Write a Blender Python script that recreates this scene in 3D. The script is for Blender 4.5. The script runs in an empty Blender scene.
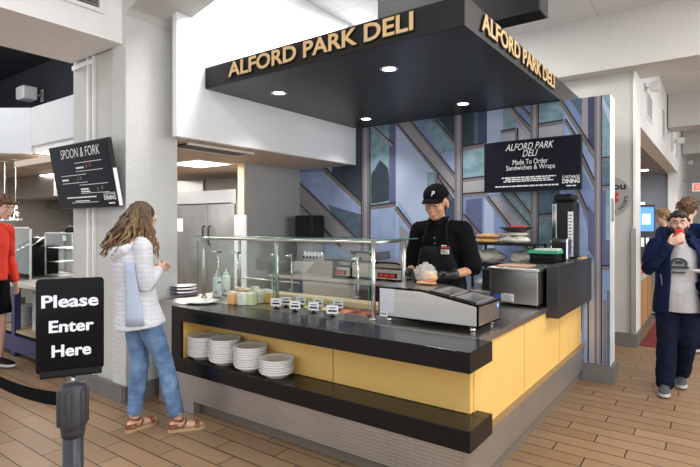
import bpy, bmesh, math, random
from mathutils import Vector as V, Matrix, noise
random.seed(4)
PI = math.pi
COL = bpy.context.scene.collection
SC = bpy.context.scene

# ------------------------------------------------------------------ camera frame (photo geometry)
FPX, CX, CY, EYE = 506.0, 350.0, 224.5, 1.5
_n = math.hypot(.590, .807)
FW = V((-.590 / _n, .807 / _n, 0)); RT = V((.807 / _n, .590 / _n, 0))
def _d(px, py): return FW + RT * ((px - CX) / FPX) + V((0, 0, (CY - py) / FPX))
def onY(px, py, Y): d = _d(px, py); t = Y / d.y; return V((d.x * t, Y, EYE + d.z * t))
def onX(px, py, X): d = _d(px, py); t = X / d.x; return V((X, d.y * t, EYE + d.z * t))
def onZ(px, py, Z): d = _d(px, py); t = (Z - EYE) / d.z; return V((d.x * t, d.y * t, Z))
def atD(px, py, D): d = _d(px, py); return V((d.x * D, d.y * D, EYE + d.z * D))

# ------------------------------------------------------------------ materials
MATS = {}
def P(name, col, rough=.5, metal=0., bump=None, var=None, spec=None, stretch=(1, 1, 1), emit=None, coat=0, alpha=None):
    if name in MATS: return MATS[name]
    m = bpy.data.materials.new(name); m.use_nodes = True
    nt = m.node_tree; b = nt.nodes['Principled BSDF']
    b.inputs['Base Color'].default_value = (*col, 1)
    b.inputs['Roughness'].default_value = rough
    b.inputs['Metallic'].default_value = metal
    if spec is not None: b.inputs['Specular IOR Level'].default_value = spec
    if coat: b.inputs['Coat Weight'].default_value = coat
    if alpha is not None: b.inputs['Alpha'].default_value = alpha
    if emit:
        b.inputs['Emission Color'].default_value = (*emit[0], 1); b.inputs['Emission Strength'].default_value = emit[1]
    tc = nt.nodes.new('ShaderNodeTexCoord'); mp = nt.nodes.new('ShaderNodeMapping')
    mp.inputs['Scale'].default_value = stretch
    nt.links.new(tc.outputs['Object'], mp.inputs['Vector'])
    if var is None: var = (6, .06)
    if var:
        n = nt.nodes.new('ShaderNodeTexNoise'); n.inputs['Scale'].default_value = var[0]; n.inputs['Detail'].default_value = 4
        r = nt.nodes.new('ShaderNodeMapRange'); r.inputs['To Min'].default_value = 1 - var[1]; r.inputs['To Max'].default_value = 1 + var[1]
        x = nt.nodes.new('ShaderNodeVectorMath'); x.operation = 'SCALE'; x.inputs[0].default_value = col
        nt.links.new(mp.outputs[0], n.inputs['Vector']); nt.links.new(n.outputs['Fac'], r.inputs['Value'])
        nt.links.new(r.outputs[0], x.inputs['Scale']); nt.links.new(x.outputs[0], b.inputs['Base Color'])
    if bump:
        n = nt.nodes.new('ShaderNodeTexNoise'); n.inputs['Scale'].default_value = bump[0]; n.inputs['Detail'].default_value = 3
        q = nt.nodes.new('ShaderNodeBump'); q.inputs['Strength'].default_value = bump[1]; q.inputs['Distance'].default_value = bump[2] if len(bump) > 2 else .01
        nt.links.new(mp.outputs[0], n.inputs['Vector']); nt.links.new(n.outputs['Fac'], q.inputs['Height']); nt.links.new(q.outputs[0], b.inputs['Normal'])
    MATS[name] = m
    return m

class NG:
    """tiny node-graph helper"""
    def __init__(s, m): s.nt = m.node_tree; s.b = s.nt.nodes['Principled BSDF']
    def m(s, op, a, b=None, c=None):
        n = s.nt.nodes.new('ShaderNodeMath'); n.operation = op
        for i, v in enumerate((a, b, c)):
            if v is None: continue
            if isinstance(v, (int, float)): n.inputs[i].default_value = v
            else: s.nt.links.new(v, n.inputs[i])
        return n.outputs[0]
    def xyz(s):
        t = s.nt.nodes.new('ShaderNodeTexCoord'); q = s.nt.nodes.new('ShaderNodeSeparateXYZ')
        s.nt.links.new(t.outputs['Object'], q.inputs[0]); s.tc = t; return q.outputs
    def mix(s, f, a, b):
        n = s.nt.nodes.new('ShaderNodeMix'); n.data_type = 'RGBA'
        for i, v in ((0, f), (6, a), (7, b)):
            if isinstance(v, (int, float)): n.inputs[i].default_value = v
            elif isinstance(v, tuple): n.inputs[i].default_value = (*v, 1)
            else: s.nt.links.new(v, n.inputs[i])
        return n.outputs[2]
    def noise(s, sc, vec=None, det=4):
        n = s.nt.nodes.new('ShaderNodeTexNoise'); n.inputs['Scale'].default_value = sc; n.inputs['Detail'].default_value = det
        s.nt.links.new(vec or s.tc.outputs['Object'], n.inputs['Vector']); return n.outputs['Fac']
    def comb(s, x, y, z):
        n = s.nt.nodes.new('ShaderNodeCombineXYZ')
        for i, v in enumerate((x, y, z)):
            if isinstance(v, (int, float)): n.inputs[i].default_value = v
            else: s.nt.links.new(v, n.inputs[i])
        return n.outputs[0]
    def bump(s, h, st, dist=.01):
        n = s.nt.nodes.new('ShaderNodeBump'); n.inputs['Strength'].default_value = st; n.inputs['Distance'].default_value = dist
        s.nt.links.new(h, n.inputs['Height']); s.nt.links.new(n.outputs[0], s.b.inputs['Normal'])
    def col(s, c): s.nt.links.new(c, s.b.inputs['Base Color'])

def floor_mat():
    m = P('tile_floor', (.4, .25, .14), .42, var=False, spec=.35); g = NG(m); x, y, z = g.xyz()
    yy = g.m('DIVIDE', g.m('SUBTRACT', y, 4.98), .1462); r = g.m('FLOOR', yy); fy = g.m('FRACT', yy)
    u = g.m('DIVIDE', g.m('ADD', g.m('ADD', x, .91), g.m('MULTIPLY', g.m('ADD', r, 1), .2045)), .612)
    c = g.m('FLOOR', u); fx = g.m('FRACT', u)
    ex = g.m('MULTIPLY', g.m('MINIMUM', fx, g.m('SUBTRACT', 1, fx)), .612)
    ey = g.m('MULTIPLY', g.m('MINIMUM', fy, g.m('SUBTRACT', 1, fy)), .1462)
    e = g.m('MINIMUM', ex, ey); gr = g.m('LESS_THAN', e, .0040)
    w = g.nt.nodes.new('ShaderNodeTexWhiteNoise'); g.nt.links.new(g.comb(r, c, 0), w.inputs['Vector'])
    st = g.noise(3, g.comb(g.m('MULTIPLY', x, 1.5), g.m('MULTIPLY', y, 9), w.outputs['Value']), 6)
    a = g.mix(w.outputs['Value'], (.29, .18, .098), (.38, .243, .138))
    k = g.mix(g.m('MULTIPLY', st, .55), a, (.25, .155, .088))
    g.col(g.mix(gr, k, (.022, .018, .015))); g.bump(g.m('SUBTRACT', g.m('MULTIPLY', st, .1), gr), .25, .004)
    return m
def pat_mat(name, col, rough, metal, kind):
    m = P(name, col, rough, metal, var=False); g = NG(m); x, y, z = g.xyz()
    if kind == 'yellow':      # embossed pattern of little overlapping squares
        s = .022
        rr = g.m('FLOOR', g.m('DIVIDE', z, s)); ux = g.m('FRACT', g.m('ADD', g.m('DIVIDE', g.m('ADD', x, y), s * 1.2), g.m('MULTIPLY', rr, .5)))
        uz = g.m('FRACT', g.m('DIVIDE', z, s)); h = g.m('MULTIPLY', g.m('SMOOTH_MIN', ux, uz, .3), 1)
        n = g.noise(4); d = g.mix(n, tuple(c * .93 for c in col), tuple(min(1, c * 1.07) for c in col))
        d = g.mix(g.m('MULTIPLY', g.m('LESS_THAN', g.m('MINIMUM', ux, uz), .16), .22), d, tuple(c * .6 for c in col))
        g.col(d); g.bump(h, .5, .004)
    else:                      # quilted steel: raised dimples on a grid
        s = .022
        hx = g.m('ABSOLUTE', g.m('SINE', g.m('MULTIPLY', g.m('ADD', x, y), PI / s))); hz = g.m('ABSOLUTE', g.m('SINE', g.m('MULTIPLY', z, PI / s)))
        h = g.m('MULTIPLY', hx, hz)
        n = g.noise(2.5); g.col(g.mix(g.m('MULTIPLY_ADD', h, .22, n), tuple(c * .72 for c in col), tuple(min(1, c * 1.2) for c in col)))
        g.bump(h, .35, .002)
    return m
def plank_mat(name, col):
    m = P(name, col, .7, var=False); g = NG(m); x, y, z = g.xyz()
    fy = g.m('FRACT', g.m('DIVIDE', y, .6)); fx = g.m('FRACT', g.m('DIVIDE', x, 1.2))
    e = g.m('MAXIMUM', g.m('LESS_THAN', fy, .012), g.m('LESS_THAN', fx, .006))
    g.col(g.mix(e, g.mix(g.noise(30), tuple(c * .94 for c in col), col), tuple(c * .6 for c in col))); g.bump(g.noise(60), .2, .004)
    return m
def glass_mat(name, tint=(.93, .97, .95), fac=.08):
    m = bpy.data.materials.new(name); m.use_nodes = True; nt = m.node_tree; nt.nodes.clear()
    o = nt.nodes.new('ShaderNodeOutputMaterial'); t = nt.nodes.new('ShaderNodeBsdfTransparent'); g = nt.nodes.new('ShaderNodeBsdfGlossy')
    g.inputs['Roughness'].default_value = .03; t.inputs['Color'].default_value = (*tint, 1)
    f = nt.nodes.new('ShaderNodeLayerWeight'); p = nt.nodes.new('ShaderNodeMath'); p.operation = 'POWER'; p.inputs[1].default_value = 4
    a = nt.nodes.new('ShaderNodeMath'); a.operation = 'MULTIPLY_ADD'; a.inputs[1].default_value = .5; a.inputs[2].default_value = fac * .5; a.use_clamp = True
    x = nt.nodes.new('ShaderNodeMixShader')
    nt.links.new(f.outputs['Facing'], p.inputs[0]); nt.links.new(p.outputs[0], a.inputs[0]); nt.links.new(a.outputs[0], x.inputs[0]); nt.links.new(t.outputs[0], x.inputs[1]); nt.links.new(g.outputs[0], x.inputs[2])
    nt.links.new(x.outputs[0], o.inputs[0]); MATS[name] = m; return m
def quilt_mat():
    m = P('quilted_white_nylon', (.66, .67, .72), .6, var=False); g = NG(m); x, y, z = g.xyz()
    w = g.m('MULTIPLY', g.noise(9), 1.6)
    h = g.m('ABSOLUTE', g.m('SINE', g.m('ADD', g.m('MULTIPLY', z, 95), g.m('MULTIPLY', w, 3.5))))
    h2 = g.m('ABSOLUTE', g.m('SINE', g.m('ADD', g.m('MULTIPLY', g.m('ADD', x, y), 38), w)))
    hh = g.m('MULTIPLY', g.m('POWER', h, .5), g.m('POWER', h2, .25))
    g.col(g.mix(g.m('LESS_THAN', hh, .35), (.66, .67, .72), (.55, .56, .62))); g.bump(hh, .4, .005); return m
def denim_mat():
    m = P('blue_denim', (.2, .33, .55), .85, var=False); g = NG(m); g.xyz()
    k_ = g.nt.nodes.new('ShaderNodeMapRange'); k_.inputs['From Min'].default_value = .35; k_.inputs['From Max'].default_value = .68; g.nt.links.new(g.noise(9, det=8), k_.inputs['Value']); g.col(g.mix(k_.outputs[0], (.08, .15, .30), (.20, .32, .52))); g.bump(g.noise(14), .8, .03); return m

F_ = floor_mat(); YEL = pat_mat('yellow_embossed_laminate', (.90, .57, .17), .45, 0, 'yellow')
QST = pat_mat('quilted_steel', (.50, .47, .44), .38, .85, 'steel')
GL = glass_mat('clear_glass'); GLE = P('green_glass_edge', (.05, .22, .18), .1, coat=1)
STEEL = P('brushed_steel', (.62, .60, .57), .30, 1., var=(5, .12), stretch=(1, 1, 9))
STEELD = P('worn_steel_top', (.42, .39, .36), .30, 1., var=(4, .2))
STEELM = P('matte_steel', (.50, .49, .48), .42, .8, var=(8, .12))
CHROME = P('chrome', (.75, .75, .75), .12, 1.)
BLKSTONE = P('black_solid_surface', (.007, .007, .008), .22, var=(300, .6), spec=.28)
BLK = P('black_paint', (.010, .010, .011), .35, spec=.3); BLKM = P('matte_black', (.008, .008, .009), .6, spec=.2)
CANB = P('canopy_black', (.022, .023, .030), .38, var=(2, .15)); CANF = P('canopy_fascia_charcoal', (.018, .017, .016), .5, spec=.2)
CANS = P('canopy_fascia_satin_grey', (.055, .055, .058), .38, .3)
TAN = P('tan_letter', (.76, .53, .26), .5); LETSHADE = P('letter_shadow_black', (.008, .008, .008), .5)
WHITE = P('white_paint', (.86, .86, .86), .6); WHITEG = P('white_gloss_panel', (.90, .91, .93), .28, spec=.5, var=(2, .02))
CONC = P('textured_white_concrete', (.62, .62, .61), .85, bump=(55, .7, .012), var=(40, .08))
CONC2 = P('textured_beam_concrete', (.62, .61, .58), .9, bump=(45, .8, .015), var=(60, .12))
GREYW = P('warm_grey_wall', (.56, .55, .52), .7); GREYP = P('grey_painted_partition', (.43, .43, .42), .6)
CREAM = P('cream_wall_edge', (.80, .66, .38), .6); SLATE = P('slate_blue_wall', (.24, .26, .30), .7)
DARKW = P('navy_black_wall', (.012, .014, .022), .8); BASE = P('grey_base_tile', (.165, .16, .15), .5, var=(9, .15))
BEIGE = P('beige_soffit', (.46, .40, .35), .6); CEIL = plank_mat('ceiling_planks', (.74, .74, .73)); CEIL2 = plank_mat('kitchen_ceiling_tiles', (.62, .52, .44))
CER = P('white_ceramic', (.80, .80, .80), .25, var=(3, .03)); CERIN = P('cream_glaze', (.66, .58, .47), .3)
PAPER = P('white_paper', (.85, .85, .85), .8); INK = P('black_ink', (.01, .01, .01), .7); WTXT = P('white_lettering', (.9, .9, .92), .6)
REDM = P('red_plastic', (.62, .02, .02), .3); BLUEP = P('blue_frame_paint', (.035, .035, .12), .4)
NAVY = P('navy_fleece', (.010, .018, .058), .9, bump=(60, .5, .01), var=(20, .25), spec=.1); NAVYP = P('navy_sweatpants', (.008, .011, .028), .9, bump=(9, .6, .03), spec=.1)
BLKC = P('black_cotton', (.006, .006, .007), .9, bump=(14, .5, .02), spec=.08); REDC = P('red_cotton', (.62, .03, .015), .85, bump=(10, .5, .02))
GREYC = P('grey_tshirt', (.52, .52, .55), .9, bump=(12, .4, .02)); PALEN = P('pale_blue_jersey', (.46, .52, .66), .85)
SKINL = P('fair_skin', (.72, .44, .34), .5, spec=.35); SKINM = P('tan_skin', (.50, .27, .16), .5, spec=.35)
DEN = denim_mat(); QUI = quilt_mat(); WOOD = P('orange_wood', (.52, .28, .12), .45, stretch=(6, 6, 1), var=(5, .25))
MAPLE = P('maple_board', (.74, .55, .34), .5, stretch=(1, 6, 6), var=(5, .15)); LIGHT = P('lamp_lens', (1, 1, 1), .5, emit=((1, .96, .9), 9), var=False)

# ------------------------------------------------------------------ mesh helpers
def bx(bm, x0, x1, y0, y1, z0, z1, bev=0, mi=0):
    vs = [bm.verts.new((x, y, z)) for x in (x0, x1) for y in (y0, y1) for z in (z0, z1)]
    fs = [bm.faces.new([vs[i] for i in q]) for q in ((0, 1, 3, 2), (4, 6, 7, 5), (0, 4, 5, 1), (2, 3, 7, 6), (0, 2, 6, 4), (1, 5, 7, 3))]
    for f in fs: f.material_index = mi
    if bev:
        es = list({e for f in fs for e in f.edges})
        bmesh.ops.bevel(bm, geom=es, offset=bev, segments=2, profile=.5, affect='EDGES', material=mi)
    return vs
def frame_of(t, ref):
    t = t.normalized(); ref = V(ref)
    s = t.cross(ref)
    if s.length < 1e-4: s = t.cross(V((1, 0, 0)) if abs(t.x) < .9 else V((0, 1, 0)))
    s.normalize(); r = s.cross(t).normalized(); return s, r
def tube(bm, pts, rad, ref=(0, 1, 0), n=14, caps=True, mi=0):
    pts = [V(p) for p in pts]; rings = []; N = len(pts)
    if not isinstance(rad, (list, tuple)): rad = [rad] * N
    seq = []
    for i, p in enumerate(pts):
        t = (pts[min(i + 1, N - 1)] - pts[max(i - 1, 0)])
        r = rad[i]; r = r if isinstance(r, tuple) else (r, r)
        seq.append((p, t, r))
    if caps == 'round':
        p, t, r = seq[0]; u = t.normalized(); m = min(r)
        pre = [(p - u * m * .85, t, (r[0] * .5, r[1] * .5)), (p - u * m * .5, t, (r[0] * .85, r[1] * .85))]
        p, t, r = seq[-1]; u = t.normalized(); m = min(r)
        post = [(p + u * m * .5, t, (r[0] * .85, r[1] * .85)), (p + u * m * .85, t, (r[0] * .5, r[1] * .5))]
        seq = pre + seq + post
    for p, t, r in seq:
        s, q = frame_of(t, ref)
        rings.append([bm.verts.new(p + s * (r[0] * math.cos(a)) + q * (r[1] * math.sin(a))) for a in (2 * PI * k / n for k in range(n))])
    for a, b in zip(rings, rings[1:]):
        for k in range(n):
            f = bm.faces.new((a[k], a[(k + 1) % n], b[(k + 1) % n], b[k])); f.material_index = mi; f.smooth = True
    if caps:
        f = bm.faces.new(rings[0][::-1]); f.material_index = mi; f = bm.faces.new(rings[-1]); f.material_index = mi
    return rings
def lathe(bm, prof, c=(0, 0, 0), n=28, mi=0):
    c = V(c); rings = []
    for r, z in prof:
        rings.append([bm.verts.new(c + V((r * math.cos(a), r * math.sin(a), z))) for a in (2 * PI * k / n for k in range(n))] if r > 1e-5 else [bm.verts.new(c + V((0, 0, z)))])
    for a, b in zip(rings, rings[1:]):
        for k in range(n):
            q = [a[k % len(a)], a[(k + 1) % n % len(a)], b[(k + 1) % n % len(b)], b[k % len(b)]]
            q = list(dict.fromkeys(q))
            if len(q) > 2: f = bm.faces.new(q); f.material_index = mi; f.smooth = True
def ell(bm, c, r, rot=None, seg=20, mi=0):
    res = bmesh.ops.create_uvsphere(bm, u_segments=seg, v_segments=max(8, seg * 2 // 3), radius=1)
    M = Matrix.Translation(V(c)) @ ((rot.to_4x4() if rot is not None else Matrix.Identity(4))) @ Matrix.Diagonal((*r, 1))
    bmesh.ops.transform(bm, matrix=M, verts=res['verts'])
    for v in res['verts']:
        for f in v.link_faces: f.material_index = mi; f.smooth = True
    return res['verts']
def prism(bm, pts, vec, mi=0):
    vec = V(vec); a = [bm.verts.new(V(p)) for p in pts]; b = [bm.verts.new(V(p) + vec) for p in pts]; n = len(a)
    fs = [bm.faces.new(a[::-1]), bm.faces.new(b)] + [bm.faces.new((a[i], a[(i + 1) % n], b[(i + 1) % n], b[i])) for i in range(n)]
    for f in fs: f.material_index = mi
def NB(): return bmesh.new()
def obj(name, bm, mats, parent=None, recalc=True, smooth=None, **props):
    if recalc: bmesh.ops.recalc_face_normals(bm, faces=bm.faces)
    me = bpy.data.meshes.new(name); bm.to_mesh(me); bm.free()
    for m in (mats if isinstance(mats, (list, tuple)) else [mats]): me.materials.append(m)
    if smooth: me.shade_smooth()
    o = bpy.data.objects.new(name, me); COL.objects.link(o)
    if parent is not None:
        o.parent = parent; o.matrix_parent_inverse = world_of(parent).inverted()
    for k, v in props.items(): o[k] = v
    return o
def world_of(o):
    m = Matrix.Translation(o.location) @ o.rotation_euler.to_matrix().to_4x4()
    return (world_of(o.parent) @ o.matrix_parent_inverse @ m) if o.parent else m
def tag(o, label, cat, group=None):
    o['label'] = label; o['category'] = cat
    if group: o['group'] = group
    return o
def thing(name, loc, label, cat, group=None, rz=0):
    o = bpy.data.objects.new(name, None); o.empty_display_size = .1; COL.objects.link(o); o.location = loc; o.rotation_euler = (0, 0, rz)
    return tag(o, label, cat, group)
def struct(name, bm, m): return obj(name, bm, m, kind='structure')
def box(name, dims, m, parent=None, bev=0, **kw):
    b = NB(); bx(b, *dims, bev=bev); return obj(name, b, m, parent, **kw)
def sbox(name, dims, m): return box(name, dims, m, kind='structure')
def dup(root, loc, label=None, rz=None):
    r = root.copy(); COL.objects.link(r); r.location = loc
    if rz is not None: r.rotation_euler = (0, 0, rz)
    if label: r['label'] = label
    for ch in list(root.children):
        c = ch.copy(); COL.objects.link(c); c.parent = r; c.matrix_parent_inverse = ch.matrix_parent_inverse.copy()
        for g in list(ch.children):
            d = g.copy(); COL.objects.link(d); d.parent = c; d.matrix_parent_inverse = g.matrix_parent_inverse.copy()
    return r
def txt(bm, s, O, U, W, N, x0, x1, y0, y1, depth=.0, bold=0., shear=0., mi=0, sp=1.):
    """text fitted to the box x0..x1, y0..y1 on the plane O + U x + W y, raised by depth along N"""
    cu = bpy.data.curves.new('t', 'FONT'); cu.body = s; cu.size = 1; cu.extrude = .5 if depth else 0; cu.offset = bold; cu.shear = shear; cu.space_character = sp
    cu.resolution_u = 3
    o = bpy.data.objects.new('t', cu); COL.objects.link(o)
    dg = bpy.context.evaluated_depsgraph_get(); me = bpy.data.meshes.new_from_object(o.evaluated_get(dg))
    xs = [v.co.x for v in me.vertices]; ys = [v.co.y for v in me.vertices]
    ax, bx_, ay, by = min(xs), max(xs), min(ys), max(ys); O, U, W, N = V(O), V(U), V(W), V(N)
    vs = []
    for v in me.vertices:
        x = x0 + (v.co.x - ax) / (bx_ - ax) * (x1 - x0); y = y0 + (v.co.y - ay) / (by - ay) * (y1 - y0)
        vs.append(bm.verts.new(O + U * x + W * y + N * ((v.co.z + .5) * depth if depth else 0)))
    for p in me.polygons:
        try: f = bm.faces.new([vs[i] for i in p.vertices]); f.material_index = mi
        except ValueError: pass
    bpy.data.objects.remove(o); bpy.data.curves.remove(cu); bpy.data.meshes.remove(me)
def fuse(name, bm, voxel, mat, parent, smooth=4, disp=None, **props):
    """one continuous surface out of overlapping closed shapes"""
    bmesh.ops.recalc_face_normals(bm, faces=bm.faces)
    me = bpy.data.meshes.new('tmp'); bm.to_mesh(me); bm.free()
    o = bpy.data.objects.new('tmp', me); COL.objects.link(o)
    r = o.modifiers.new('r', 'REMESH'); r.mode = 'VOXEL'; r.voxel_size = voxel
    if smooth: s = o.modifiers.new('s', 'SMOOTH'); s.factor = .5; s.iterations = smooth
    if disp:
        t = bpy.data.textures.new('d', 'CLOUDS'); t.noise_scale = disp[0]; d = o.modifiers.new('d', 'DISPLACE'); d.texture = t; d.strength = disp[1]; d.mid_level = .5
    dg = bpy.context.evaluated_depsgraph_get(); m2 = bpy.data.meshes.new_from_object(o.evaluated_get(dg)); m2.name = name
    m2.materials.clear()
    for m in (mat if isinstance(mat, (list, tuple)) else [mat]): m2.materials.append(m)
    m2.shade_smooth(); bpy.data.objects.remove(o); bpy.data.meshes.remove(me)
    q = bpy.data.objects.new(name, m2); COL.objects.link(q)
    if parent is not None: q.parent = parent; q.matrix_parent_inverse = world_of(parent).inverted()
    for k, v in props.items(): q[k] = v
    return q
EX, EY, EZ = V((1, 0, 0)), V((0, 1, 0)), V((0, 0, 1))

# ================================================================== SETTING
sbox('floor', (-12, 8, -4, 20, -.1, 0), F_)
H = 4.05
sbox('ceiling', (-4.97, 8, -1, 20, H, H + .1), CEIL)
sbox('ceiling_left', (-12, -4.97, -1, 3.75, H, H + .1), DARKW)
def beam(name, y0, y1, prof, m):
    b = NB(); prism(b, [(x, y0, z) for x, z in prof], (0, y1 - y0, 0)); return struct(name, b, m)
beam('trim_1', 2.32, 2.82, [(-4.24, 0), (-4.03, 0), (-4.03, 3.26), (-3.98, 3.31), (-3.5, 3.42), (-2.4, 3.52), (-.5, 3.58), (8, 3.6), (8, H), (-4.24, H)], CONC)
beam('trim_2', 6.82, 7.5, [(-3.79, 3.385), (8, 3.385), (8, H), (-3.79, H)], CONC2)
for k, (y0, nm) in enumerate(((11.7, 'trim_3'), (16.3, 'trim_4'))):
    beam(nm, y0, y0 + .6, [(-.82, 3.40), (8, 3.40), (8, H), (-.82, H)], GREYW)
# infill wall left of the column, with vertical trim strips
b = NB(); bx(b, -5.0, -4.24, 2.35, 2.84, 0, 3.30)
struct('wall_left', b, GREYW)
b = NB(); bx(b, -4.70, -4.67, 2.325, 2.35, .14, 3.03); bx(b, -4.60, -4.575, 2.325, 2.35, .14, 3.03); bx(b, -4.97, -4.6, 2.32, 2.35, 2.96, 3.0)
struct('trim_5', b, WHITE)
b = NB(); bx(b, -5.01, -4.02, 2.29, 2.32, 0, .14); bx(b, -4.03, -4.0, 2.29, 2.83, 0, .14); struct('baseboard_left', b, BASE)
# bulkhead coming towards us on the left
sbox('trim_6', (-4.97, -4.085, -1, 2.32, 3.03, H), WHITE)
# white gloss fascia wall over the kitchen opening
sbox('wall_fascia', (-3.87, -3.81, 2.66, 6.82, 2.27, H), WHITEG)
sbox('ceiling_kitchen', (-7.7, -3.87, 2.84, 5.6, 2.271, 2.35), CEIL2)
sbox('wall_partition', (-4.886, -4.78, 4.32, 5.34, 0, 2.27), GREYP)
sbox('trim_7', (-4.888, -4.778, 4.30, 4.32, 0, 2.27), CREAM)
sbox('wall_kitchen', (-12, -4.78, 5.6, 5.7, 0, 4.05), P('kitchen_wall', (.50, .44, .36), .6))
sbox('wall_far_left', (-12.1, -12, 1, 5.6, 0, 4.05), P('kitchen_wall_left', (.42, .38, .34), .6))
# free-standing divider wall that carries the mural
sbox('wall_back', (-4.78, -.84, 5.34, 5.58, 0, 2.738), WHITE)
b = NB(); bx(b, -1.09, -.80, 5.30, 5.34, 0, .155); bx(b, -.84, -.81, 5.34, 5.6, 0, .155); struct('baseboard_back', b, P('divider_base', (.19, .185, .175), .45))
# rear wall below beam two, then the serving wall running away with its opening
sbox('wall_rear', (-3.79, -.86, 7.08, 7.45, 0, 3.385), GREYW)
b = NB(); bx(b, -.86, -.835, 7.06, 7.55, .0, 3.385); struct('trim_8', b, WHITE)
b = NB(); bx(b, -.88, -.835, 7.045, 7.10, .16, 1.45); bx(b, -1.15, -1.10, 7.055, 7.08, .16, 1.45); struct('trim_9', b, STEELM)
b = NB(); bx(b, -2, -.81, 7.04, 7.08, 0, .16); bx(b, -.86, -.81, 7.08, 7.5, 0, .16); struct('baseboard_rear', b, BASE)
b = NB(); bx(b, -1.05, -.84, 7.5, 19, 2.78, H); bx(b, -1.05, -.84, 14.9, 16.9, 0, 2.78); bx(b, -1.05, -.84, 18.2, 19, 0, 2.78); struct('wall_right', b, WHITE)
sbox('ceiling_alcove', (-6, -1.05, 7.5, 19, 2.78, 2.88), P('alcove_ceiling', (.30, .30, .31), .7))
sbox('wall_alcove', (-6, -1.05, 15, 15.1, 0, 2.78), SLATE)
sbox('wall_far', (-6, 8, 19, 19.1, 0, H), GREYW)
b = NB(); bx(b, .2, 1.6, 18.97, 19, 0, 2.2); struct('door_1', b, P('far_opening', (.2, .2, .21), .7))
# left kitchen: dark upper wall and white soffit
sbox('wall_upper_left', (-12, -5.0, 3.6, 3.75, 2.57, H), DARKW)
b = NB(); prism(b, [(-5.0, 3.0, 2.57), (-7.57, 3.0, 2.57), (-7.57, 3.6, 2.57), (-5.0, 3.6, 2.57)], (0, 0, .52)); struct('trim_10', b, P('soffit_grey_white', (.60, .61, .63), .6))
b = NB(); prism(b, [(-7.575, 3.0, 2.47), (-8.8, 2.13, 2.47), (-12, 2.13, 2.47), (-12, 3.6, 2.47), (-7.575, 3.6, 2.47)], (0, 0, .62)); struct('trim_11', b, P('soffit_cool_white', (.62, .65, .70), .6))
sbox('ceiling_serving', (-12, -7.7, 3.6, 5.6, 2.46, 2.56), BEIGE)
sbox('trim_12', (-7.7, -5.0, 3.04, 3.6, 2.47, 2.569), P('soffit_grey_white2', (.70, .70, .70), .6))

# ================================================================== CANOPY
cz0, cz1 = 2.742, 2.932
cxl, cxr, cyf, cyb = -3.805, -1.284, 2.96, 6.6
can = thing('deli_canopy', ((cxl + cxr) / 2, 4.2, cz0), 'large black hanging canopy with tan ALFORD PARK DELI letters over the counter', 'canopy')
b = NB(); bx(b, cxl, cxr - .012, cyf + .012, cyb, cz0, cz1); obj('canopy_body', b, CANB, can)
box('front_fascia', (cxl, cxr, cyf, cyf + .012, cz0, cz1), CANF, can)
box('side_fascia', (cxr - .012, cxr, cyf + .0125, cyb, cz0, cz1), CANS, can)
TZ0, TZ1 = 2.785, 2.912
for nm, O, U, N, a, c in (('front_lettering', (0, cyf, 0), EX, -EY, -3.47, -1.635), ('side_lettering', (cxr, 0, 0), EY, EX, 3.21, 5.02)):
    b = NB(); txt(b, 'ALFORD PARK DELI', V(O), U, EZ, N, a - .006, c - .006, TZ0 - .006, TZ1 - .006, .014, .03, mi=1)  # black letter backs, offset down-left to paint the letters' shadow
    txt(b, 'ALFORD PARK DELI', V(O) + N * .015, U, EZ, N, a, c, TZ0, TZ1, .005, .02, mi=0)
    obj(nm, b, [TAN, LETSHADE], can, recalc=False)

DL = [(389, 69, 'in the middle of'), (279, 93, 'at the front left of'), (463, 104, 'at the right rear of'), (366, 119, 'at the left rear of')]
proto = None
for px, py, w in DL:
    p = onZ(px, py, cz0)
    lab = 'round recessed downlight %s the black canopy underside' % w
    if proto is None:
        proto = thing('recessed_downlight', (p.x, p.y, cz0), lab, 'ceiling light', 'downlights in the canopy')
        b = NB(); lathe(b, [(.055, -.002), (.078, -.004), (.08, 0), (.055, 0)], p); obj('trim_ring', b, CHROME, proto, smooth=True)
        b = NB(); lathe(b, [(0, -.001), (.055, -.001), (.055, 0), (0, 0)], p); obj('lens', b, LIGHT, proto)
    else: dup(proto, (p.x, p.y, cz0), lab)
    l = bpy.data.lights.new('downlight', 'SPOT'); l.energy = 38; l.spot_size = 1.9; l.spot_blend = .8; l.shadow_soft_size = .05; l.color = (1, .95, .88)
    o = bpy.data.objects.new('downlight', l); COL.objects.link(o); o.location = (p.x, p.y, cz0 - .02)
# black panel box above canopy
hb = thing('hanging_bulkhead', (-1.7, 4.1, 3.15), 'black box bulkhead with grey end hung above the canopy, top edge of view', 'bulkhead')
box('bulkhead_body', (-2.6, -1.125, 4.0, 4.2, 3.15, 3.72), BLKM, hb); box('end_panel', (-1.125, -1.11, 4.0, 4.2, 3.15, 3.72), CANS, hb, label='grey end panel')
for x in (-2.3, -1.3): b = NB(); tube(b, [(x, 4.1, 3.72), (x, 4.1, H)], .008, n=8); obj('hanger_rod', b, BLKM, hb)

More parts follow.
